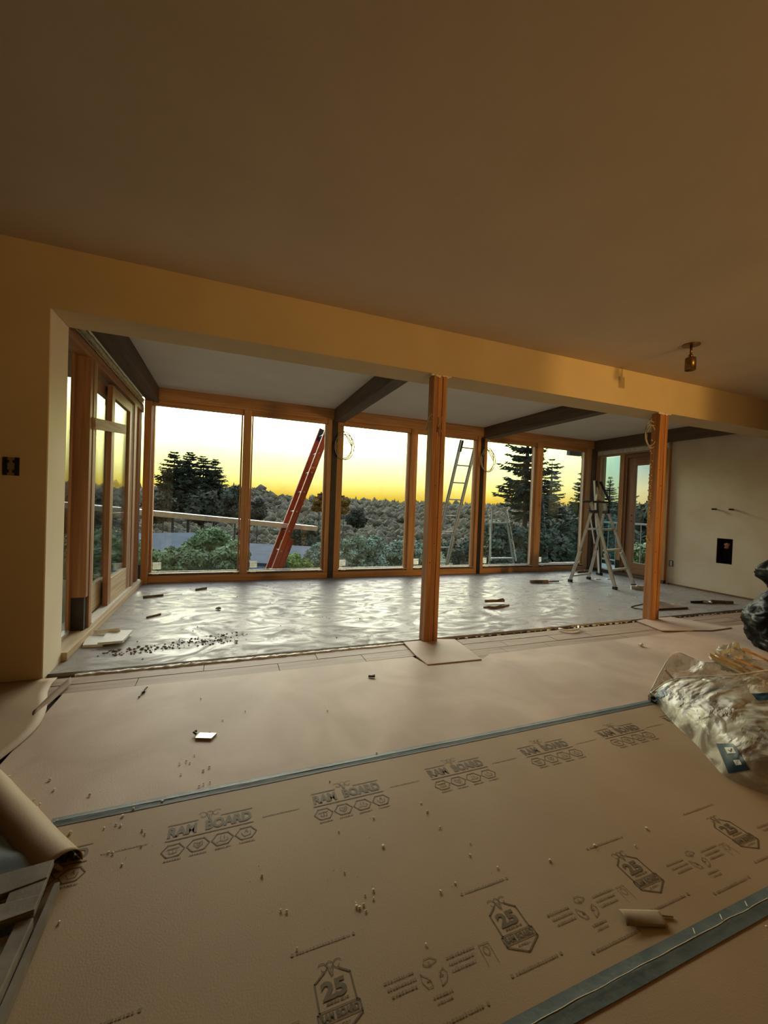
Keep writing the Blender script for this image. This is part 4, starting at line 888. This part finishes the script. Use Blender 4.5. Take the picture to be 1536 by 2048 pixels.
MB().bar((5.40, 7.5, 1.10), (5.86, 7.5, 1.10), .05, .02, (0, 1, 0)).build('top_cap', M_['railing'], t)
def plank_out(a_, b_, label):
    a_, b_ = Vector(a_), Vector(b_); t = thing('scaffold_plank', (a_ + b_) / 2, label, 'plank')
    d = (b_ - a_).normalized(); sd = Vector((0, 0, 1)).cross(d).normalized()
    for k in range(5): MB().bar(a_ + sd * (k - 2) * .062, b_ + sd * (k - 2) * .062, .058, .02, sd).build('deck_board', M_['white'], t)
    for s in (-1, 1): MB().bar(a_ + sd * s * .155 + Vector((0, 0, -.03)), b_ + sd * s * .155 + Vector((0, 0, -.03)), .075, .012, (0, 0, 1)).build('side_rail', M_['alu2'], t)
    for i in range(8):
        p = lerp(a_, b_, (i + .5) / 8) + Vector((0, 0, -.05)); MB().bar(p - sd * .15, p + sd * .15, .03, .03).build('cross_brace', M_['alu2'], t)
    return t
plank_out((-2.4, 6.95, .955), (1.50, 7.25, .635), 'long pale scaffold plank resting through the orange ladder outside')
plank_out((-2.45, 3.6, .75), (-2.45, 6.7, .90), 'pale scaffold plank running along outside the sliding doors')
brk = MB(); brk.bar((1.0, 7.0, .6), (1.0, 7.45, .6), .05, .04); brk.bar((1.0, 7.42, .6), (.86, 7.05, .2), .03, .03); tag(brk.build('ladder_bracket', M_['alu2']), 'metal bracket carrying the scaffold plank on the orange ladder', 'bracket')
# support trestle of the left plank
for y in (3.8, 6.5):
    m = MB(); [m.bar((-2.45 + dx, y, GZ), (-2.45 + dx * .3, y, .72 if y < 5 else .86), .05, .05) for dx in (-.5, .5)]; m.bar((-2.75, y, -.8), (-2.15, y, -.8), .05, .04)
    tag(m.build('trestle', M_['alu2']), 'far trestle under the side scaffold plank' if y > 5 else 'near trestle under the side scaffold plank', 'trestle')
# balcony on the right
dk = thing('balcony', (7.3, 5.5, 0), 'balcony with thin metal railing outside the right door', 'balcony')
for i in range(10): box('deck_board', M_['weather'], (6.64 + i * .13, 6.76 + i * .13, 3.2, 7.0, -.09, -.05), dk)
for (a_, b_) in (((7.93, 3.2), (7.93, 7.0)),):
    MB().bar((*a_, .875), (*b_, .875), .04, .035).build('top_rail', M_['railing'], dk); MB().bar((*a_, .05), (*b_, .05), .03, .03).build('bottom_rail', M_['railing'], dk)
    n = int(math.hypot(b_[0] - a_[0], b_[1] - a_[1]) / .19)
    for i in range(n + 1):
        x = a_[0] + (b_[0] - a_[0]) * i / n; y = a_[1] + (b_[1] - a_[1]) * i / n; MB().tube([(x, y, -.05), (x, y, .87)], .008, 6).build('baluster', M_['railing'], dk)
for x, y in ((6.75, 3.3), (7.9, 3.3), (6.75, 6.95), (7.9, 6.95)): box('deck_post', M_['weather'], (x - .05, x + .05, y - .05, y + .05, GZ, -.09), dk)
# little white garden chair seen through the door bottom
# terrain: garden falling to a wooded valley and rising to the ridge
def lerpt(tab, x):
    for (a0, b0), (a1, b1) in zip(tab, tab[1:]):
        if x <= a1: return b0 + (b1 - b0) * max(0, (x - a0)) / (a1 - a0)
    return tab[-1][1]
ridge = [(-180, .016), (-40, .014), (-8, .014), (-2, .020), (2, .024), (4.2, .0240), (5.2, .013), (6.5, .006), (14, .004), (30, .003), (60, .012), (180, .012)]
slope = [(0, -2.6), (12, -2.7), (25, -4.6), (60, -8.5), (120, -10), (200, -7)]
def ground(az, D):
    rz = H + 520 * lerpt(ridge, az)
    z = lerpt(slope, D) if D < 200 else -7 + (rz + 7) * min(1, (D - 200) / 320) ** .9
    if D > 520: z = rz - (D - 520) * .05
    x, y = D * math.sin(math.radians(az)), D * math.cos(math.radians(az))
    am = 0 if D < 40 else min(1, (D - 40) / 80)
    z += am * (3.2 * noise.noise(Vector((x * .05, y * .05, 0))) + 2.6 * abs(noise.noise(Vector((x * .16, y * .16, 4)))))
    return Vector((x, y, z))
m = MB(); azs = [-100 + i * .7 for i in range(280)]; Ds = [7.5 * (1.052 ** i) for i in range(88)]
vs = [tuple(ground(a, d)) for d in Ds for a in azs]; n = len(azs)
m.add(vs, [(j * n + i, j * n + i + 1, (j + 1) * n + i + 1, (j + 1) * n + i) for j in range(len(Ds) - 1) for i in range(n - 1)])
hill = struct(m.build('hillside', M_['hill'], smooth=False), 'wooded valley and ridge beyond the windows')
struct(MB().box(-60, 60, -30, 30, GZ - .4, GZ - .02).build('ground', M_['lawn']), 'garden ground below the house')
# trees along the ridge and over the valley side, too small to tell apart
rnd = random.Random(3); m = MB()
def cone(m, p, r, h, n=5):
    k = len(m.v); ph = rnd.random() * 6
    for j in range(n): a = ph + 2 * math.pi * j / n; m.v.append((p[0] + r * math.cos(a), p[1] + r * math.sin(a), p[2]))
    m.v.append((p[0], p[1], p[2] + h))
    for j in range(n): m.f.append((k + j, k + (j + 1) % n, k + n))
for i in range(1500):
    az = rnd.uniform(-60, 75); D = rnd.uniform(470, 525); p = ground(az, D); h = rnd.uniform(2.5, 5.5) if rnd.random() < .8 else rnd.uniform(5, 7.5); cone(m, (p.x, p.y, p.z - .8), h * .28, h)
o = tag(m.build('ridge_trees', M_['hill']), 'line of tiny conifers along the top of the far ridge', 'trees'); o['kind'] = 'stuff'
m = MB()
for i in range(9000):
    az = rnd.uniform(-40, 66); D = 55 * (430 / 55) ** rnd.random(); p = ground(az, D); r = rnd.uniform(.006, .013) * D + .3; m.blob((p.x, p.y, p.z + r * .3), r * .8, i, (1, 1, 1.1), .5)
o = tag(m.build('valley_trees', M_['hill'], smooth=True), 'mass of round tree crowns filling the valley below the ridge', 'trees'); o['kind'] = 'stuff'

def at(az, D, s=0): a = math.radians(az); return D * math.sin(a), D * math.cos(a), H + D * s
def conifer(az, D, top, bot, wid, label, m='conifer', seed=0, lv=34, nb=7, tuft=9, group=None, cut=0.0, dens=1.0):
    x, y, zt = at(az, D, top); _, _, zb = at(az, D, bot); hh = zt - zb; R = D * wid; rn = random.Random(seed)
    t = thing('fir_tree', (x, y, zb), label, 'tree', group); f = MB()
    for i in range(lv):
        q = (i + rn.random() * .9) / lv; z = zb + hh * (cut + (1 - cut) * q)
        for b in range(nb):
            if rn.random() > dens: continue
            a = rn.uniform(0, 6.283); Lb = R * ((1 - q) ** .62 * rn.uniform(.45, 1.0) * (1.25 if rn.random() < .12 else 1) + .04); dr = -.06 - .28 * (1 - q) * rn.random()
            for k in range(tuft):
                s = (k + .5) / tuft; r = Lb * s; cx = x + math.cos(a) * r; cy = y + math.sin(a) * r; cz = z + r * dr + .22 * Lb * s ** 2.5
                w = Lb * (.30 - .18 * s) + R * .05
                for sd in range(3):
                    aa = a + rn.uniform(-1.3, 1.3); l = w * rn.uniform(.7, 1.3); up_ = rn.uniform(-.55, .25)
                    k0 = len(f.v); px, py = -math.sin(aa) * w * .16, math.cos(aa) * w * .16; ex, ey, ez = cx + math.cos(aa) * l, cy + math.sin(aa) * l, cz + l * up_
                    f.v += [(cx - px, cy - py, cz - w * .06), (cx + px, cy + py, cz + w * .10), (ex, ey, ez), (cx + math.cos(aa) * l * .35, cy + math.sin(aa) * l * .35, cz + l * up_ * .4 - w * .22)]
                    f.f += [(k0, k0 + 1, k0 + 2), (k0 + 1, k0 + 3, k0 + 2)]
    f.build('foliage', M_[m], t)
    g = MB(); tr = hh * .018; g.tube([(x, y, ground(az, D).z - 1), (x, y, zb + hh * .5), (x, y, zt - hh * .02)], [tr * 1.5, tr, tr * .15], 8)
    for i in range(14): a = rn.uniform(0, 6.28); z = zb + hh * rn.uniform(cut, .8); l = R * .6 * (1 - (z - zb) / hh); g.tube([(x, y, z), (x + math.cos(a) * l, y + math.sin(a) * l, z - l * .25)], [tr * .22, tr * .06], 5)
    g.build('trunk', M_['bark'], t); return t
def leafy(name, az, D, top, bot, wid, label, m, seed=0, n=2600, leaf=.055, group=None, lumps=16, trunk=True):
    x, y, zt = at(az, D, top); _, _, zb = at(az, D, bot); hh = (zt - zb); R = D * wid; rn = random.Random(seed)
    t = thing(name, (x, y, zb), label, 'tree' if hh > 2.5 else 'bush', group); f = MB(); cs = []
    for i in range(lumps):
        a = rn.uniform(0, 6.28); rr = R * rn.uniform(0, .72); q = rn.uniform(.22, .80) * (1 - .25 * rr / R); cs.append((x + rr * math.cos(a), y + rr * math.sin(a), zb + hh * q, min(R, hh * .5) * rn.uniform(.28, .5)))
    L0 = D * leaf * .12
    for i in range(n):
        c = rn.choice(cs); d = Vector((rn.gauss(0, 1), rn.gauss(0, 1), rn.gauss(0, 1))).normalized(); r = c[3] * rn.uniform(.55, 1.08)
        p = Vector(c[:3]) + d * r; u = Vector((rn.gauss(0, 1), rn.gauss(0, 1), rn.gauss(0, .7))).normalized(); v = u.cross(d); v = v.normalized() if v.length > .01 else Vector((1, 0, 0))
        l = L0 * rn.uniform(.6, 1.4); k0 = len(f.v); f.v += [tuple(p - u * l), tuple(p + v * l * .5), tuple(p + u * l), tuple(p - v * l * .5)]; f.f.append((k0, k0 + 1, k0 + 2, k0 + 3))
    f.build('foliage', M_[m], t)
    if trunk:
        g = MB(); g.tube([(x, y, ground(az, D).z - .5), (x, y, zb + hh * .6)], [hh * .03, hh * .012], 7); g.build('trunk', M_['bark'], t)
    return t
# conifers of the left window
for i, (az, s, w, lb) in enumerate(((-6.15, .100, .062, 'first dark fir from the left in the leftmost window'), (-4.4, .101, .060, 'second dark fir from the left in the leftmost window'), (-2.8, .096, .056, 'third dark fir from the left in the leftmost window'), (-1.4, .090, .048, 'fourth and rightmost dark fir in the leftmost window'))):
    conifer(az, 46 + i * 1.5, s, -.03, w, lb, seed=20 + i, lv=30, nb=8, tuft=7, group='firs in the leftmost window', dens=.85)
leafy('broadleaf_tree', 1.2, 36, .034, -.05, .035, 'dark broad tree right of the firs in the leftmost window', 'broad', 5, 7560, .06, lumps=22)
leafy('broadleaf_tree', -2.6, 34, .020, -.06, .042, 'dark rounded tree below the firs in the leftmost window', 'broad', 6, 7560, .06, lumps=22)
leafy('broadleaf_tree', -7.2, 36, .016, -.06, .030, 'dark tree at the left edge of the leftmost window', 'broad', 7, 6300, .06, lumps=18)
leafy('broadleaf_tree', 4.0, 60, .008, -.05, .022, 'brown tree crown beside the post of the second window', 'broad', 8, 4620, .05)
leafy('garden_tree', -2.3, 12, -.052, -.16, .062, 'green leafy garden tree low in the leftmost window', 'bush', 9, 13650, .04, lumps=34)
leafy('garden_tree', 1.0, 11, -.085, -.17, .040, 'green bush at the right foot of the leftmost window', 'bush', 10, 7350, .04, lumps=20)
leafy('garden_bush', -6.8, 11, -.105, -.18, .055, 'olive bush at the bottom left of the leftmost window', 'bush', 11, 8820, .04, lumps=24)
leafy('garden_bush', 9.2, 10, -.118, -.175, .050, 'bright green bush at the foot of the orange ladder', 'bush3', 12, 7980, .04, lumps=22)
leafy('garden_bush', 12.5, 12, -.085, -.17, .040, 'grey green bush at the lower right of the second window', 'bush2', 13, 7980, .03, lumps=22)
leafy('lit_tree', 12.2, 40, .030, -.03, .020, 'tree top with painted orange light above the ridge right of the orange ladder', 'lit_orange', 14, 1800, .045, lumps=14)
leafy('lit_tree', 15.6, 38, .024, -.03, .020, 'tree top with painted orange light at the left edge of the third window', 'lit_orange', 24, 1800, .045, lumps=14)
leafy('broadleaf_tree', 17.3, 30, -.012, -.06, .022, 'dark pointed tree in the third window', 'broad', 15, 5460, .06)
for i, (az, w, s) in enumerate(((17.0, .040, -.066), (20.0, .040, -.064), (23.2, .045, -.072), (26.4, .04, -.075))):
    leafy('garden_bush', az, 13 + i * .4, s, -.17, w, ['silvery bush at the left of the third window', 'silvery bush in the middle of the third window', 'silvery bush at the right of the third window', 'silvery bush left of the middle post'][i], 'bush2', 30 + i, 8820, .03, group='silvery bushes', lumps=24)
leafy('dark_hedge', 10.6, 16, -.045, -.14, .055, 'dark hedge behind the orange ladder', 'bushd', 40, 8820, .04, lumps=26)
leafy('dark_hedge', 32.5, 14, -.060, -.15, .055, 'dark green shrub behind the silver ladder', 'bushd', 41, 10920, .03, lumps=26)
leafy('dark_hedge', 35.5, 20, -.028, -.12, .05, 'tall dark shrub right of the silver ladder', 'bushd', 42, 8820, .04, lumps=26)
# big firs at the right
conifer(40.3, 17, .24, -.03, .080, 'large near fir rising out of the fifth window', 'conifer2', 51, 26, 7, 11, cut=.05, dens=.85)
conifer(43.4, 21, .120, -.03, .058, 'second near fir in the last window', 'conifer2', 52, 20, 6, 9, dens=.8)
conifer(47.6, 24, .105, -.04, .050, 'fir at the right edge of the last window', 'conifer2', 53, 34, 9, 9)
conifer(50.1, 34, .080, -.03, .026, 'small pointed fir in the narrow right window', 'conifer', 54, 30, 8, 8)
conifer(51.8, 26, .075, -.05, .040, 'low fir beside the pointed one outside the narrow right window', 'conifer', 55, 30, 9, 8)
for i, (az, w, s) in enumerate(((38.0, .06, -.012), (42.5, .07, -.005), (46.5, .06, .004), (50.5, .06, .01), (54.5, .06, .075), (57.5, .06, .09), (61, .06, .085))):
    leafy('dark_hedge', az, 15 + (i % 3) * 1.2, s, -.15, w, ['dark thicket left of the large fir', 'dark thicket under the large fir', 'dark thicket under the last window firs', 'dark thicket outside the narrow right window', 'tall dark leafy tree outside the balcony door, left', 'tall dark leafy tree outside the balcony door, middle', 'tall dark leafy tree outside the balcony door, right'][i], 'bushd', 60 + i, 10920, .05, group='dark thickets at right', lumps=30)
leafy('garden_bush', 54.0, 10.5, -.05, -.15, .06, 'low green bush below the balcony railing', 'bush', 70, 7560, .04, lumps=22)
# trees beyond the left glass
leafy('broadleaf_tree', -15, 30, .006, -.08, .09, 'dark tree line seen through the sliding doors', 'broad', 80, 8820, .06, lumps=26)
leafy('broadleaf_tree', -25, 30, .004, -.08, .08, 'dark tree line seen through the narrow side window', 'broad', 81, 7560, .06, lumps=24)
leafy('garden_bush', -14, 11, -.06, -.19, .09, 'green bush below the side scaffold plank', 'bush', 82, 8820, .04, lumps=26)
leafy('garden_bush', -22, 9, -.08, -.2, .09, 'green bush outside the narrow side window', 'bush2', 83, 8820, .04, lumps=26)
# neighbour roofs
def house(az, D, w, d, eave, ridge_, yaw, label, rm='roofg', wm='siding'):
    x, y, _ = at(az, D); zb = ground(az, D).z - .5; ze = H + D * eave; zr = H + D * ridge_; t = thing('neighbour_house', (x, y, zb), label, 'house')
    c, s = math.cos(yaw), math.sin(yaw); R_ = lambda a, b, z: (x + a * c - b * s, y + a * s + b * c, z)
    m = MB(); vs = [R_(a, b, z) for a in (-w, w) for b in (-d, d) for z in (zb, ze)]; m.add(vs, [(0, 1, 3, 2), (4, 6, 7, 5), (0, 4, 5, 1), (2, 3, 7, 6)]); m.add([R_(-w, -d, ze), R_(-w, d, ze), R_(-w, 0, zr - .1), R_(w, -d, ze), R_(w, d, ze), R_(w, 0, zr - .1)], [(0, 1, 2), (3, 5, 4)]); m.build('walls', M_[wm], t)
    for q in (-1, 1):
        m = MB(); e = 1.12; a = [R_(-w * e, q * d * e, ze - .15), R_(w * e, q * d * e, ze - .15), R_(w * e, 0, zr), R_(-w * e, 0, zr)]; m.add(a + [(p[0], p[1], p[2] - .12) for p in a], [(0, 1, 2, 3), (7, 6, 5, 4), (0, 4, 5, 1), (1, 5, 6, 2), (2, 6, 7, 3), (3, 7, 4, 0)]); m.build('roof_slope', M_[rm], t)
    for k in range(3):
        m = MB(); a0 = -w * .7 + k * w * .6; m.add([R_(a0, -d - .03, ze - 1.3), R_(a0 + w * .3, -d - .03, ze - 1.3), R_(a0 + w * .3, -d - .03, ze - .5), R_(a0, -d - .03, ze - .5)], [(0, 1, 2, 3)]); m.build('window', M_['niche'], t)
house(-6.6, 20, 1.9, 1.6, -.108, -.078, .3, 'pale grey neighbouring house low in the leftmost window', 'siding', 'siding')
house(4.3, 14, 1.6, 1.5, -.130, -.102, -.5, 'slate blue roof left of the orange ladder', 'roofg', 'house_dark')
